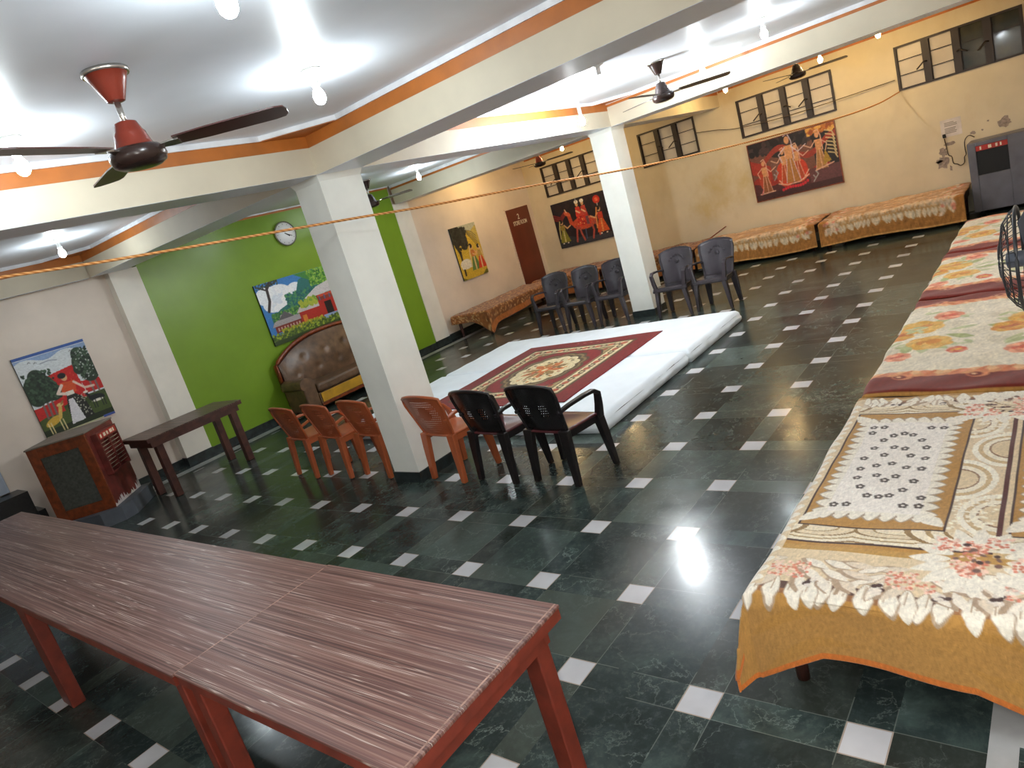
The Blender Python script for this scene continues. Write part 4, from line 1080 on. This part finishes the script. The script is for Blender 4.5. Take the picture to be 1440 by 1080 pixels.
# ---------------------------------------------------------------- wooden air cooler, turned on its corner
def cooler():
    # local x runs along the pad side, -y faces out of it; front corner at the origin
    t = thing('air_cooler', 'red brown wooden air cooler with louvred front, standing skewed below the deer painting', 'air cooler', (2.53, 8.415, 0), math.radians(-45.5))
    w, d, H, z0 = .64, .66, 1.05, .17
    # body spans x in [-w,0], y in [0,d]
    b = MB(); fr = .11
    b.box(-w, 0, .03, d, z0, H)                                      # core
    b.build('body', 'brown', t, bevel=.004)
    f = MB(); f.box(-w, -w + fr, 0, .0295, z0, H).box(-fr, 0, 0, .0295, z0, H).box(-w + fr, -fr, 0, .0295, z0, z0 + .12).box(-w + fr, -fr, 0, .0295, H - .12, H)
    f.build('side_frame', 'frame', t, bevel=.003)
    MB().box(-w + fr + .001, -fr - .001, .012, .029, z0 + .121, H - .121).build('pad_panel', 'pad', t)
    MB().rbox(-w - .01, .01, -.01, d + .01, H, H + .018, .004, 1).build('lid', 'lid', t)
    # louvre box on the x = 0 face, pushed forward
    lo = MB(); y0, y1, za, zb = .10, .56, .52, 1.0
    lo.box(.001, .012, y0, y1, za, zb).box(.012, .07, y0, y0 + .02, za, zb).box(.012, .07, y1 - .02, y1, za, zb).box(.012, .07, y0 + .02, y1 - .02, za, za + .02).box(.012, .07, y0 + .02, y1 - .02, zb - .09, zb)
    lo.box(.012, .065, (y0 + y1) / 2 - .012, (y0 + y1) / 2 + .012, za + .02, zb - .09)
    g_ = lo.build('louvre_box', 'brown', t)
    for half in (0, 1):
        ya = y0 + .022 if not half else (y0 + y1) / 2 + .014; yb = (y0 + y1) / 2 - .014 if not half else y1 - .022
        for k in range(8):
            z = za + .045 + k * .042; MB().hull([(.02, ya, z), (.06, ya, z + .018), (.06, ya, z + .024), (.02, ya, z + .006)], [(.02, yb, z), (.06, yb, z + .018), (.06, yb, z + .024), (.02, yb, z + .006)]).build('louvre', 'louvre', g_)
    l = MB(); l.box(.071, .073, y0 + .03, y1 - .03, zb - .078, zb - .012); l.build('label_plate', 'redlab', t)
    k_ = MB()
    for k, ww in enumerate((.03, .05, .04, .06, .03)): k_.box(.0735, .0745, y0 + .05 + k * .075, y0 + .05 + k * .075 + ww, zb - .066, zb - .026)
    k_.build('label_marks', 'cream', t)
    pl = MB()
    pl.prism([(-w - .03, -.03), (-.14, -.11), (.06, -.03), (.13, .12), (.10, d + .05), (-w - .03, d + .03)], .002, z0 - .001); pl.build('tray', 'plinth', t)
    # flaked paint along the foot of the front
    fl = MB(); rs = np.random.RandomState(4)
    top = [(d * (1 - k / 40), z0 + .012 + (.10 * rs.rand() ** 3 + .05 * (abs(k / 40 - .5) * 2) ** 6 * rs.rand())) for k in range(41)]
    fl.prism([(0, z0 + .002), (d, z0 + .002)] + top, .0006, .0014, Matrix(((0, 0, 1, 0), (1, 0, 0, 0), (0, 1, 0, 0), (0, 0, 0, 1))))
    fl.build('flaked_paint', 'paper', t)
cooler()

# grey metal air cooler at the far end of the bed row
def cooler2():
    t = thing('air_cooler', 'grey metal air cooler with dark square outlet in the far corner behind the beds', 'air cooler', (12.48, .66, 0))
    x0, w, H = -.08, .62, 1.06                                       # face toward the room at x0
    MB().rbox(x0 + .03, .44, -w + .05, w - .02, .06, H, .015, 2).build('body', 'cooler', t)
    f = MB(); a, c, za, zb = .12, .50, .58, 1.0
    y1, y0 = w - .02, -w + .05
    f.box(x0, x0 + .029, y0, a, .06, H - .01).box(x0, x0 + .029, c, y1, .06, H - .01).box(x0, x0 + .029, a, c, .06, za).box(x0, x0 + .029, a, c, zb, H - .01)
    f.build('front_panel', 'cooler', t, bevel=.006)
    MB().box(x0 + .015, x0 + .028, a + .002, c - .002, za + .002, zb - .075).build('outlet', 'dark', t)
    g_ = MB().box(x0 + .004, x0 + .028, a + .002, c - .002, zb - .073, zb - .002).build('switch_panel', 'redlab', t)
    k = MB()
    for q, ww in ((.33, .04), (.25, .025), (.20, .02), (.44, .02)): k.box(x0 + .0, x0 + .0035, q - ww / 2, q + ww / 2, zb - .06, zb - .015)
    k.build('switch', 'cream', g_)
    for sx in (.0, .38):
        for sy in (-.5, .5): MB().lathe([(.03, .001), (.03, .059)], 10, Matrix.Translation((sx, sy, 0))).build('foot', 'dark', t)
cooler2()

# ---------------------------------------------------------------- pictures on the walls
def picture(name, label, art, T0, rotz, thick=.03, edge='pagoda', cat='painting', rim=None):
    """art faces local -y; x to the picture's right, z up."""
    t = thing(name, label, cat, T0, rotz)
    w, h = art.w, art.h
    art.mesh('canvas', lambda X_, Y_: (X_, np.full_like(X_, -thick - .0012), Y_), 'art', t)
    MB().box(0, w, -thick, -.002, 0, h).build('stretcher', edge, t)
    if rim:
        b = MB(); e = .014
        b.box(-e, w + e, -thick - .008, -.002, -e, -.0005).box(-e, w + e, -thick - .008, -.002, h + .0005, h + e).box(-e, -.0005, -thick - .008, -.002, 0, h).box(w + .0005, w + e, -thick - .008, -.002, 0, h)
        b.build('frame', rim, t)
    return t
SK, RD, OR_, YL, WT, BK = (216, 168, 120), (178, 40, 30), (206, 92, 40), (206, 168, 48), (236, 228, 214), (26, 26, 30)
def woman(a, x, y, s, skirt, top, veil, face=1, arm=1, outline=None):
    if outline: a.ell(x, y + .42 * s, .30 * s, .62 * s, outline)
    a.poly([(x - .26 * s, y), (x + .26 * s, y), (x + .09 * s, y + .50 * s), (x - .08 * s, y + .50 * s)], skirt)
    a.line([(x - .02 * s, y + .02 * s), (x + .01 * s, y + .48 * s)], .07 * s, veil)
    a.poly([(x - .10 * s, y + .48 * s), (x + .10 * s, y + .48 * s), (x + .12 * s, y + .72 * s), (x - .12 * s, y + .72 * s)], top)
    a.line([(x + .10 * s * arm, y + .70 * s), (x + .22 * s * arm, y + .55 * s), (x + .40 * s * arm, y + .64 * s)], .055 * s, SK)
    a.ell(x, y + .83 * s, .075 * s, .095 * s, SK); a.ell(x - .03 * s * face, y + .87 * s, .085 * s, .08 * s, veil if outline else BK)
    a.line([(x - .08 * s * face, y + .88 * s), (x - .16 * s * face, y + .60 * s), (x - .22 * s * face, y + .18 * s)], .06 * s, veil)

def art_deer():
    w, h = .80, 1.0; a = Art(w, h, .0062, (212, 218, 220))
    a.rect(0, .965, w, h, (60, 92, 160)); a.fill((a.Y > .92 + .03 * np.sin(a.X * 14)) & (a.Y < .96), (140, 164, 200))
    a.line([(.26, .86), (.36, .87), (.44, .85)], .012, (150, 158, 168))
    for x, y in ((.14, .90), (.20, .88), (.60, .90), (.64, .86)): a.line([(x, y), (x + .015, y + .012), (x + .03, y)], .006, (80, 80, 84))
    a.rect(0, 0, w, .34, (60, 76, 34)); a.fill(a.Y < .26 + .04 * np.sin(a.X * 9), (72, 88, 40)); a.rect(0, 0, w, .09, (38, 48, 26))
    a.poly([(.0, .22), (.30, .30), (.30, .70), (.54, .70), (.62, .36), (.80, .40), (.80, .50), (.54, .52), (.54, .70), (.26, .70), (.26, .40), (0, .36)], (196, 30, 26)); a.poly([(.26, .30), (.60, .32), (.57, .74), (.28, .70)], (196, 30, 26))
    a.rect(.0, .24, .3, .37, (190, 34, 30)); a.rect(.6, .36, .8, .48, (190, 34, 30)); a.dots(40, .008, [(214, 60, 50)], (.28, .34, .58, .7))
    for x in (.10, .15, .20): a.line([(x, .22), (x + .01, .42)], .022, (120, 100, 96))
    for x in (.68, .74): a.line([(x, .34), (x, .54)], .022, (130, 104, 100))
    for cx, cy, r in ((.15, .58, .17), (.26, .50, .10), (.08, .48, .09), (.16, .72, .09), (.70, .72, .13), (.72, .58, .10), (.68, .84, .08), (.62, .66, .06)): a.ell(cx, cy, r, r * 1.05, (40, 56, 42))
    a.dots(160, .016, [(52, 74, 54), (30, 44, 34), (66, 88, 66)], (.02, .42, .33, .78)); a.dots(110, .016, [(52, 74, 54), (30, 44, 34), (74, 96, 74)], (.60, .52, .79, .90)); a.dots(40, .007, [(190, 196, 190)], (.60, .52, .79, .90))
    a.poly([(.32, .06), (.58, .08), (.54, .34), (.46, .42), (.38, .42), (.34, .28)], (38, 38, 34)); a.dots(50, .006, [(190, 190, 170)], (.44, .10, .57, .38))
    a.poly([(.31, .06), (.47, .07), (.43, .36), (.38, .36)], (222, 220, 224))
    a.poly([(.34, .42), (.50, .42), (.53, .56), (.36, .57)], (214, 84, 40)); a.line([(.37, .54), (.30, .46), (.40, .42)], .035, (236, 214, 200)); a.line([(.51, .54), (.60, .43), (.70, .42)], .028, (230, 200, 180)); a.rect(.38, .40, .47, .45, WT)
    a.ell(.43, .625, .036, .045, SK); a.ell(.415, .65, .045, .035, BK)
    a.ell(.14, .17, .10, .045, (206, 166, 60), .35); a.line([(.22, .19), (.26, .30)], .04, (214, 178, 90)); a.ell(.27, .33, .038, .022, (220, 190, 120)); a.ell(.30, .35, .03, .012, (150, 110, 60), .8)
    for x in (.07, .10, .20, .235): a.line([(x, .16), (x + .005, .03)], .012, (226, 206, 150))
    a.ell(.68, .27, .09, .042, (24, 28, 30), -.15); a.ell(.68, .235, .07, .016, WT); a.line([(.61, .29), (.585, .36)], .03, (24, 28, 30)); a.ell(.585, .375, .03, .015, WT)
    for x in (.62, .65, .72, .75): a.line([(x, .25), (x, .15)], .010, (30, 32, 32))
    a.rect(0, 0, w, .014, (190, 190, 150)); a.rect(.66, .0, w, .03, (70, 90, 160)); return a.mottle(.03)
picture('wall_painting', 'painting of a woman between two trees with deer, resting above the wooden air cooler', art_deer(), (2.52, yf(2.52) + L, 1.02), ROT, .028)

def art_temple():
    w, h = 1.84, .94; a = Art(w, h, .0065, (60, 124, 190))
    for cx, cy, rx, ry in ((.16, .74, .20, .14), (.35, .72, .24, .15), (.52, .66, .22, .14), (.22, .60, .18, .12), (.66, .76, .12, .07), (.45, .52, .24, .10)): a.ell(cx, cy, rx, ry, (240, 244, 250))
    a.dots(30, .05, [(226, 234, 244), (246, 248, 252)], (.2, .52, .6, .8))
    a.poly([(.10, .40), (.30, .50), (.44, .54), (.56, .66), (.66, .68), (.76, .84), (.90, .88), (1.02, .94), (1.84, .94), (1.84, .30), (.10, .30)], (46, 112, 108))
    a.poly([(.70, .94), (1.84, .94), (1.84, .70), (1.2, .62), (.98, .78)], (66, 132, 60))
    a.dots(700, .02, [(40, 108, 104), (58, 126, 92), (34, 92, 96), (80, 140, 90)], (.45, .40, 1.3, .68)); a.dots(700, .017, [(90, 150, 50), (120, 170, 60), (54, 110, 44), (150, 186, 80)], (.95, .70, 1.84, .94)); a.dots(420, .016, [(70, 130, 60), (110, 160, 70), (44, 100, 60)], (.12, .28, .62, .46))
    a.line([(.10, .52), (.17, .66), (.19, .84), (.28, .94)], .045, (58, 48, 46)); a.line([(.19, .82), (.05, .90)], .025, (58, 48, 46)); a.line([(.2, .86), (.38, .92)], .018, (58, 48, 46)); a.dots(70, .012, [(50, 56, 50), (70, 84, 70)], (.02, .86, .42, .94))
    # long red halls with pale swept roofs
    a.rect(.10, .17, .62, .27, (120, 42, 36)); a.poly([(.06, .27), (.68, .27), (.60, .34), (.46, .36), (.42, .42), (.26, .42), (.22, .36), (.12, .34)], (164, 158, 160)); a.poly([(.20, .35), (.48, .35), (.34, .46)], (96, 92, 96))
    a.rect(.58, .16, 1.06, .36, (168, 36, 26)); a.poly([(.54, .36), (1.10, .36), (1.02, .44), (.62, .44)], (196, 188, 186)); a.rect(.98, .16, 1.84, .44, (172, 38, 26)); a.rect(.90, .44, 1.84, .53, (128, 52, 40))
    a.poly([(.72, .52), (1.84, .55), (1.84, .74), (1.45, .74), (1.02, .66)], (206, 200, 200)); a.rect(1.0, .49, 1.84, .53, (196, 70, 40))
    for k in range(9): a.rect(1.02 + k * .095, .44, 1.04 + k * .095, .51, (70, 92, 130))
    a.rect(1.08, .19, 1.22, .40, (28, 18, 18)); a.rect(1.0, .14, 1.30, .20, (140, 160, 196))
    for k in range(8): a.rect(.14 + k * .055, .19, .165 + k * .055, .24, (190, 150, 140))
    a.rect(.62, .18, .70, .30, (206, 120, 40)); a.dots(320, .016, [(150, 150, 30), (120, 140, 40), (190, 180, 50)], (.2, .13, .98, .20)); a.dots(60, .03, [(120, 160, 60), (170, 180, 60)], (.64, .42, .96, .52))
    a.rect(0, .0, w, .13, (74, 96, 36)); a.dots(380, .017, [(150, 170, 50), (96, 120, 40), (60, 84, 34)], (0, .07, w, .16)); a.rect(0, 0, w, .06, (52, 70, 34)); return a.mottle(.03)
picture('wall_poster', 'wide landscape poster of a red temple under green mountains, on the green wall', art_temple(), (5.70, yf(5.70), 1.095), ROT, .03, cat='poster')

def art_garden():
    w, h = .77, 1.05; a = Art(w, h, .010, (196, 166, 56))
    a.rect(0, .86, w, h, (176, 178, 160)); a.poly([(.0, .0), (w, 0), (w, .20), (.3, .14), (0, .16)], (170, 140, 40)); a.rect(0, 0, w, .07, (110, 110, 46))
    a.fill((a.X - .35) ** 2 / .3 + (a.Y - .45) ** 2 / .25 < 1, (204, 172, 58)); a.poly([(.5, .86), (w, .60), (w, 1.0)], (190, 170, 90))
    for cx, cy, r in ((.16, .92, .15), (.28, .78, .14), (.10, .80, .12), (.34, .92, .10), (.05, .96, .10), (.30, .66, .09)): a.ell(cx, cy, r, r, (48, 48, 42))
    a.dots(70, .03, [(60, 60, 52), (38, 38, 34)], (.0, .60, .44, 1.04)); a.line([(.10, .10), (.12, .45), (.10, .70), (.2, .80)], .05, (50, 46, 40)); a.line([(.12, .5), (.03, .72)], .03, (50, 46, 40))
    for k in range(5): a.line([(.46, .94 - k * .02), (.60, .88 - k * .05), (.70, .78 - k * .06)], .012, (80, 78, 66))
    a.ell(.20, .30, .17, .10, (226, 220, 206)); a.rect(.06, .22, .36, .32, (220, 214, 200)); a.line([(.12, .40), (.14, .52)], .03, (60, 50, 44)); a.ell(.13, .55, .03, .03, BK); a.line([(.2, .62), (.26, .62)], .02, BK)
    woman(a, .47, .14, .55, (96, 128, 70), (196, 120, 60), (214, 190, 140)); woman(a, .66, .14, .50, (206, 62, 40), (180, 150, 80), (210, 190, 150), -1, -1); return a.mottle(.04)
picture('wall_painting', 'yellow painting of women under a dark tree, left of the store room door', art_garden(), (10.18, yf(10.18) + L, .965), ROT, .03)

def art_big():
    w, h = 1.45, 1.0; a = Art(w, h, .0095, (112, 74, 62)); DB = (38, 32, 32)
    a.fill(a.Y > .74 + .08 * np.sin(a.X * 7 + 1), DB); a.dots(60, .05, [(54, 46, 48), (30, 26, 28), (70, 52, 54)], (0, .78, 1.3, 1.0)); a.fill((a.X > 1.08) & (a.Y > .40 + .1 * np.sin(a.X * 17)), (34, 30, 30))
    a.fill(np.abs(a.Y - .70 + .12 * np.sin(a.X * 7 + 1)) < .05, (150, 56, 42)); a.fill((a.X < .34) & (np.abs(a.Y - .60 + .5 * a.X) < .12), (160, 52, 40)); a.fill((a.X > .35) & (a.X < .5) & (a.Y > .3) & (a.Y < .6), (118, 82, 74))
    a.fill(a.Y < .36 + .05 * np.sin(a.X * 12), (150, 48, 38)); a.fill(a.Y < .26 + .05 * np.sin(a.X * 9 + 2), (82, 44, 44)); a.rect(0, 0, w, .10, (66, 40, 40)); a.fill((a.X > .95) & (a.Y < .34) & (a.Y > .10), (98, 60, 62))
    a.ell(1.22, .96, .22, .07, (206, 150, 70)); a.dots(50, .03, [(216, 166, 84), (180, 110, 50), (150, 80, 40)], (1.02, .88, 1.44, .99))
    for k in range(7): a.line([(1.30, .90 - k * .06), (1.40, .86 - k * .06), (1.43, .78 - k * .06)], .018, (206, 186, 140))
    PN = (214, 170, 146); SKT = (140, 84, 50)
    def dancer(x, y, q, sk, flip=1, outline=PN):
        a.poly([(x - .13 * q, y), (x + .15 * q, y), (x + .06 * q, y + .5 * q), (x - .05 * q, y + .5 * q)], sk)
        for dx in (-.13, .02, .15): a.line([(x + dx * q, y), (x + dx * .35 * q, y + .5 * q)], .011, outline)
        a.poly([(x - .06 * q, y + .46 * q), (x + .06 * q, y + .46 * q), (x + .08 * q, y + .72 * q), (x - .08 * q, y + .72 * q)], (206, 150, 104))
        a.line([(x + .06 * q * flip, y + .70 * q), (x + .18 * q * flip, y + .56 * q), (x + .34 * q * flip, y + .66 * q)], .016, outline)
        a.line([(x - .06 * q * flip, y + .70 * q), (x - .20 * q * flip, y + .58 * q), (x - .15 * q * flip, y + .42 * q)], .015, outline)
        a.ell(x, y + .83 * q, .05 * q, .075 * q, (206, 150, 110)); a.line([(x - .05 * q, y + .92 * q), (x + .03 * q, y + .95 * q), (x + .08 * q, y + .80 * q), (x + .09 * q, y + .45 * q)], .016, outline)
    a.ell(.20, .34, .10, .20, (176, 66, 40)); dancer(.21, .13, .60, SKT); a.line([(.08, .11), (.34, .12)], .02, PN); a.line([(.10, .10), (.14, .18)], .02, (206, 120, 120))
    a.ell(.56, .36, .15, .22, (196, 64, 36)); a.ell(.80, .36, .14, .20, (196, 62, 38))
    dancer(.56, .24, .60, (176, 76, 40), -1); dancer(.78, .24, .62, (170, 72, 40), 1); dancer(.67, .20, .86, (170, 116, 60), 1, (206, 190, 206))
    dancer(1.16, .30, .68, (170, 124, 74), -1); a.poly([(1.20, .36), (1.33, .40), (1.25, .60)], (166, 132, 46)); a.line([(1.06, .29), (1.36, .36)], .02, PN)
    a.line([(.42, .22), (.56, .17), (.78, .18), (.94, .26)], .022, PN); a.line([(.84, .2), (.95, .34)], .018, PN); a.line([(.48, .22), (.44, .27)], .02, PN)
    for k in range(11): a.ell(.48 + k * .042, .10 + .02 * math.sin(k * .6) + .0022 * k * k * .3, .022, .026, (206, 44, 56))
    for x, y in ((.36, .30), (.40, .36), (1.0, .12), (1.05, .18)): a.line([(x, y), (x + .04, y + .05), (x + .01, y + .10)], .02, (150, 150, 148))
    return a.mottle(.05)
picture('wall_painting', 'large red and black painting of dancing figures, below the middle windows', art_big(), (XW, 4.53, .905), -PI / 2, .03, rim='frame')

def art_camel():
    w, h = 1.45, .98; a = Art(w, h, .0105, (34, 30, 40)); CM = (190, 76, 50)
    a.dots(40, .08, [(40, 34, 46), (30, 26, 34), (46, 34, 40)], (0, .3, w, h)); a.rect(0, 0, w, .12, (54, 56, 66)); a.fill((a.Y < .2 + .04 * np.sin(a.X * 8)) & (a.X < .7), (50, 54, 62))
    for k in range(3): a.line([(.0, .74 - k * .05), (.18, .66 - k * .04), (.34, .78 - k * .03)], .035, (126, 44, 46))
    a.ell(.74, .44, .30, .14, CM); a.line([(.50, .44), (.42, .50), (.40, .66)], .09, CM); a.ell(.37, .70, .085, .045, (206, 96, 62), -.5); a.line([(.36, .74), (.33, .80)], .025, (230, 200, 170))
    for p in (((.54, .38), (.50, .24), (.46, .08)), ((.60, .36), (.62, .22), (.66, .08)), ((.92, .40), (.94, .24), (.88, .08)), ((.98, .42), (1.08, .28), (1.06, .12))): a.line(p, .045, (170, 76, 66))
    a.poly([(.56, .38), (.92, .38), (.86, .62), (.62, .62)], (196, 48, 40)); a.dots(40, .014, [(226, 150, 90), (150, 30, 34)], (.58, .40, .90, .60)); a.rect(.80, .38, .88, .56, (110, 70, 80))
    for x, c in ((.66, (206, 60, 50)), (.80, (190, 70, 60))): a.poly([(x - .08, .60), (x + .08, .60), (x + .05, .80), (x - .05, .80)], c); a.ell(x, .85, .035, .05, SK); a.ell(x, .90, .05, .04, WT); a.line([(x - .05, .72), (x + .03, .66)], .03, (226, 190, 150))
    a.line([(.66, .90), (.66, .97)], .02, (160, 160, 170)); a.ell(1.16, .84, .085, .085, (196, 50, 40)); a.ell(1.16, .84, .04, .04, (226, 110, 70)); a.line([(1.16, .76), (1.15, .62)], .02, (190, 180, 170))
    woman(a, 1.16, .16, .58, (206, 84, 40), (190, 60, 44), (216, 140, 80), 1, -1); woman(a, .17, .12, .52, (130, 128, 50), (150, 130, 60), (190, 180, 120), 1, 1)
    for x, y in ((.10, .10), (.22, .10), (1.1, .13), (1.24, .13)): a.ell(x, y, .022, .014, WT)
    a.line([(.72, .10), (.74, .30)], .03, (70, 80, 110)); return a.mottle(.06)
picture('wall_painting', 'dark painting of riders on a red camel, below the windows nearest the store room', art_camel(), (XW, 8.96, .90), -PI / 2, .03, 'winframe')

# wall clock
t = thing('wall_clock', 'round white wall clock with silver rim, high on the green wall', 'clock', (6.54, yf(6.54), 2.655), ROT)
RX = Matrix.Rotation(PI / 2, 4, 'X')
MB().lathe([(.185, .002), (.192, .02), (.188, .038), (.178, .044), (.170, .036), (.168, .022), (.02, .021)], 40, RX).build('rim', 'chrome', t, sharp=50)
MB().lathe([(.167, .024), (.167, .032), (.01, .0321)], 40, RX).build('face', 'dial', t)
b = MB()
for k in range(12):
    T = Matrix.Rotation(k * PI / 6, 4, 'Y'); b.box(-.003, .003, -.0336, -.0324, .138, .154, T)
b.build('hour_marks', 'dark', t)
for a_, ln, w_ in ((2.25, .075, .007), (2.05, .11, .005)): MB().box(-w_, w_, -.037, -.035, -.02, ln, Matrix.Rotation(a_, 4, 'Y')).build('hand', 'dark', t)

# notice on the window wall
t = thing('paper_notice', 'white paper notice on the window wall above the grey metal cooler cable', 'notice', (XW, 1.62, 1.19), -PI / 2)
MB().box(0, .27, -.004, -.001, 0, .26).build('sheet', 'paper', t)
b = MB(); rs = np.random.RandomState(3)
for k in range(7): b.box(.05, .05 + rs.uniform(.12, .17), -.0048, -.0042, .05 + k * .022 + (.02 if k > 3 else 0), .062 + k * .022 + (.02 if k > 3 else 0))
b.build('print', 'ink', t)
MB().rbox(.015, .055, -.04, -.0051, .0, .055, .006, 1).build('plug', 'dark', t)

# ---------------------------------------------------------------- rope and cables
K = [(-2.55, 6.0, 2.98), (-1.2, 5.62, 2.80), (.3, 5.245, 2.617), (1.44, 4.96, 2.493), (2.171, 4.777, 2.421), (3.60, 4.42, 2.309), (4.40, 4.22, 2.243), (5.44, 3.96, 2.177), (7.08, 3.55, 2.058), (8.91, 3.09, 1.982), (10.95, 2.58, 1.94), (12.2, 2.27, 1.965), (12.965, 2.085, 2.045)]
b = MB()
def cr(P, n=6):
    out = []
    for i in range(len(P) - 1):
        p0, p1, p2, p3 = [Vector(P[max(0, min(len(P) - 1, i + k))]) for k in (-1, 0, 1, 2)]
        for q in range(n):
            t_ = q / n; out.append(.5 * ((2 * p1) + (p2 - p0) * t_ + (2 * p0 - 5 * p1 + 4 * p2 - p3) * t_ ** 2 + (3 * p1 - p0 - 3 * p2 + p3) * t_ ** 3))
    return out + [Vector(P[-1])]
b.tube(cr(K, 14), .0095, 8)
tag(b.build('rope', 'rope'), 'orange twisted rope strung across the hall past the near column to the windows', 'rope')
def cable(label, P, r=.006, name='cable'):
    return tag(MB().tube(cr(P, 8), r, 6).build(name, 'wire'), label, 'cable', 'thin cables on the window wall')
cable('thin dark cable sagging between the windows along the window wall', [(12.95, 5.42, 2.40), (12.95, 5.0, 2.33), (12.95, 4.62, 2.25), (12.93, 3.8, 2.20), (12.93, 2.95, 2.21), (12.95, 2.12, 2.23)], .007)
cable('wavy black cable from the paper notice to the grey metal cooler', [(12.96, 1.585, 1.18), (12.975, 1.575, 1.06), (12.97, 1.56, .93), (12.97, 1.52, .89), (12.97, 1.51, .79), (12.97, 1.46, .76), (12.97, 1.42, .73), (12.97, 1.37, .76), (12.97, 1.36, .84), (12.97, 1.335, .88), (12.97, 1.34, .96), (12.96, 1.33, 1.08), (12.94, 1.27, 1.14), (12.9, 1.20, 1.10)], .007)
cable('dark cable running along the head of the window wall beside the yellow bulbs', [(11.55, 1.2, 3.022), (11.55, 3.5, 3.022), (11.55, 6.0, 3.022), (11.55, 9.2, 3.022)], .006)

# ---------------------------------------------------------------- wall fan beside the bed row
def wallfan():
    c = Vector((3.10, .195, 1.325)); R_ = .19
    t = thing('wall_fan', 'dark wire caged wall fan seen edge on at the side of the bed row', 'fan', c)
    b = MB()
    def ringp(r, y, n=36): return [(r * math.cos(2 * PI * k / n), y, r * math.sin(2 * PI * k / n)) for k in range(n + 1)]
    for r, y, w in ((R_, .0, .006), (R_, -.035, .005), (R_ * .72, .045, .0025), (R_ * .72, -.085, .0025), (.06, .060, .004), (.06, -.10, .004), (R_ * .9, .022, .0025)): b.tube(ringp(r, y), w, 6, False)
    for k in range(36):
        a_ = 2 * PI * k / 36; cs, sn = math.cos(a_), math.sin(a_)
        b.tube([(R_ * cs, 0, R_ * sn), (R_ * .9 * cs, .022, R_ * .9 * sn), (R_ * .72 * cs, .045, R_ * .72 * sn), (.06 * cs, .060, .06 * sn)], .0016, 4, False)
        b.tube([(R_ * cs, -.035, R_ * sn), (R_ * .72 * cs, -.085, R_ * .72 * sn), (.06 * cs, -.10, .06 * sn)], .0016, 4, False)
    b.build('cage', 'cage', t)
    for k in range(3):
        T = Matrix.Rotation(2 * PI * k / 3 + .4, 4, 'Y') @ Matrix.Rotation(.5, 4, 'X')
        p = MB(); p.prism([(.03, -.02), (.10, -.07), (.17, -.06), (.18, .0), (.15, .05), (.03, .02)], -.0015, .0015, Matrix.Translation((0, -.03, 0)) @ Matrix.Rotation(2 * PI * k / 3 + .4, 4, 'Y') @ Matrix.Rotation(PI / 2 - .5, 4, 'X')); p.build('blade', 'fanbody', t)
    MB().lathe([(.03, .0), (.06, .012), (.062, .055), (.04, .075), (.01, .077)], 20, Matrix.Translation((0, -.085, 0)) @ Matrix.Rotation(PI / 2, 4, 'X')).build('motor', 'fanbody', t, sharp=40)
    MB().lathe([(.03, 0), (.03, .07), (.01, .075)], 16, Matrix.Translation((0, -.03, 0)) @ Matrix.Rotation(-PI / 2, 4, 'X')).build('hub', 'fanbody', t)
    b = MB(); b.tube([(0, -.145, -.01), (0, -.160, -.10), (0, -.175, -.16)], .013, 8); b.rbox(-.05, .05, -.1945, -.168, -.26, -.10, .006, 2); b.build('bracket', 'fanbody', t)
wallfan()
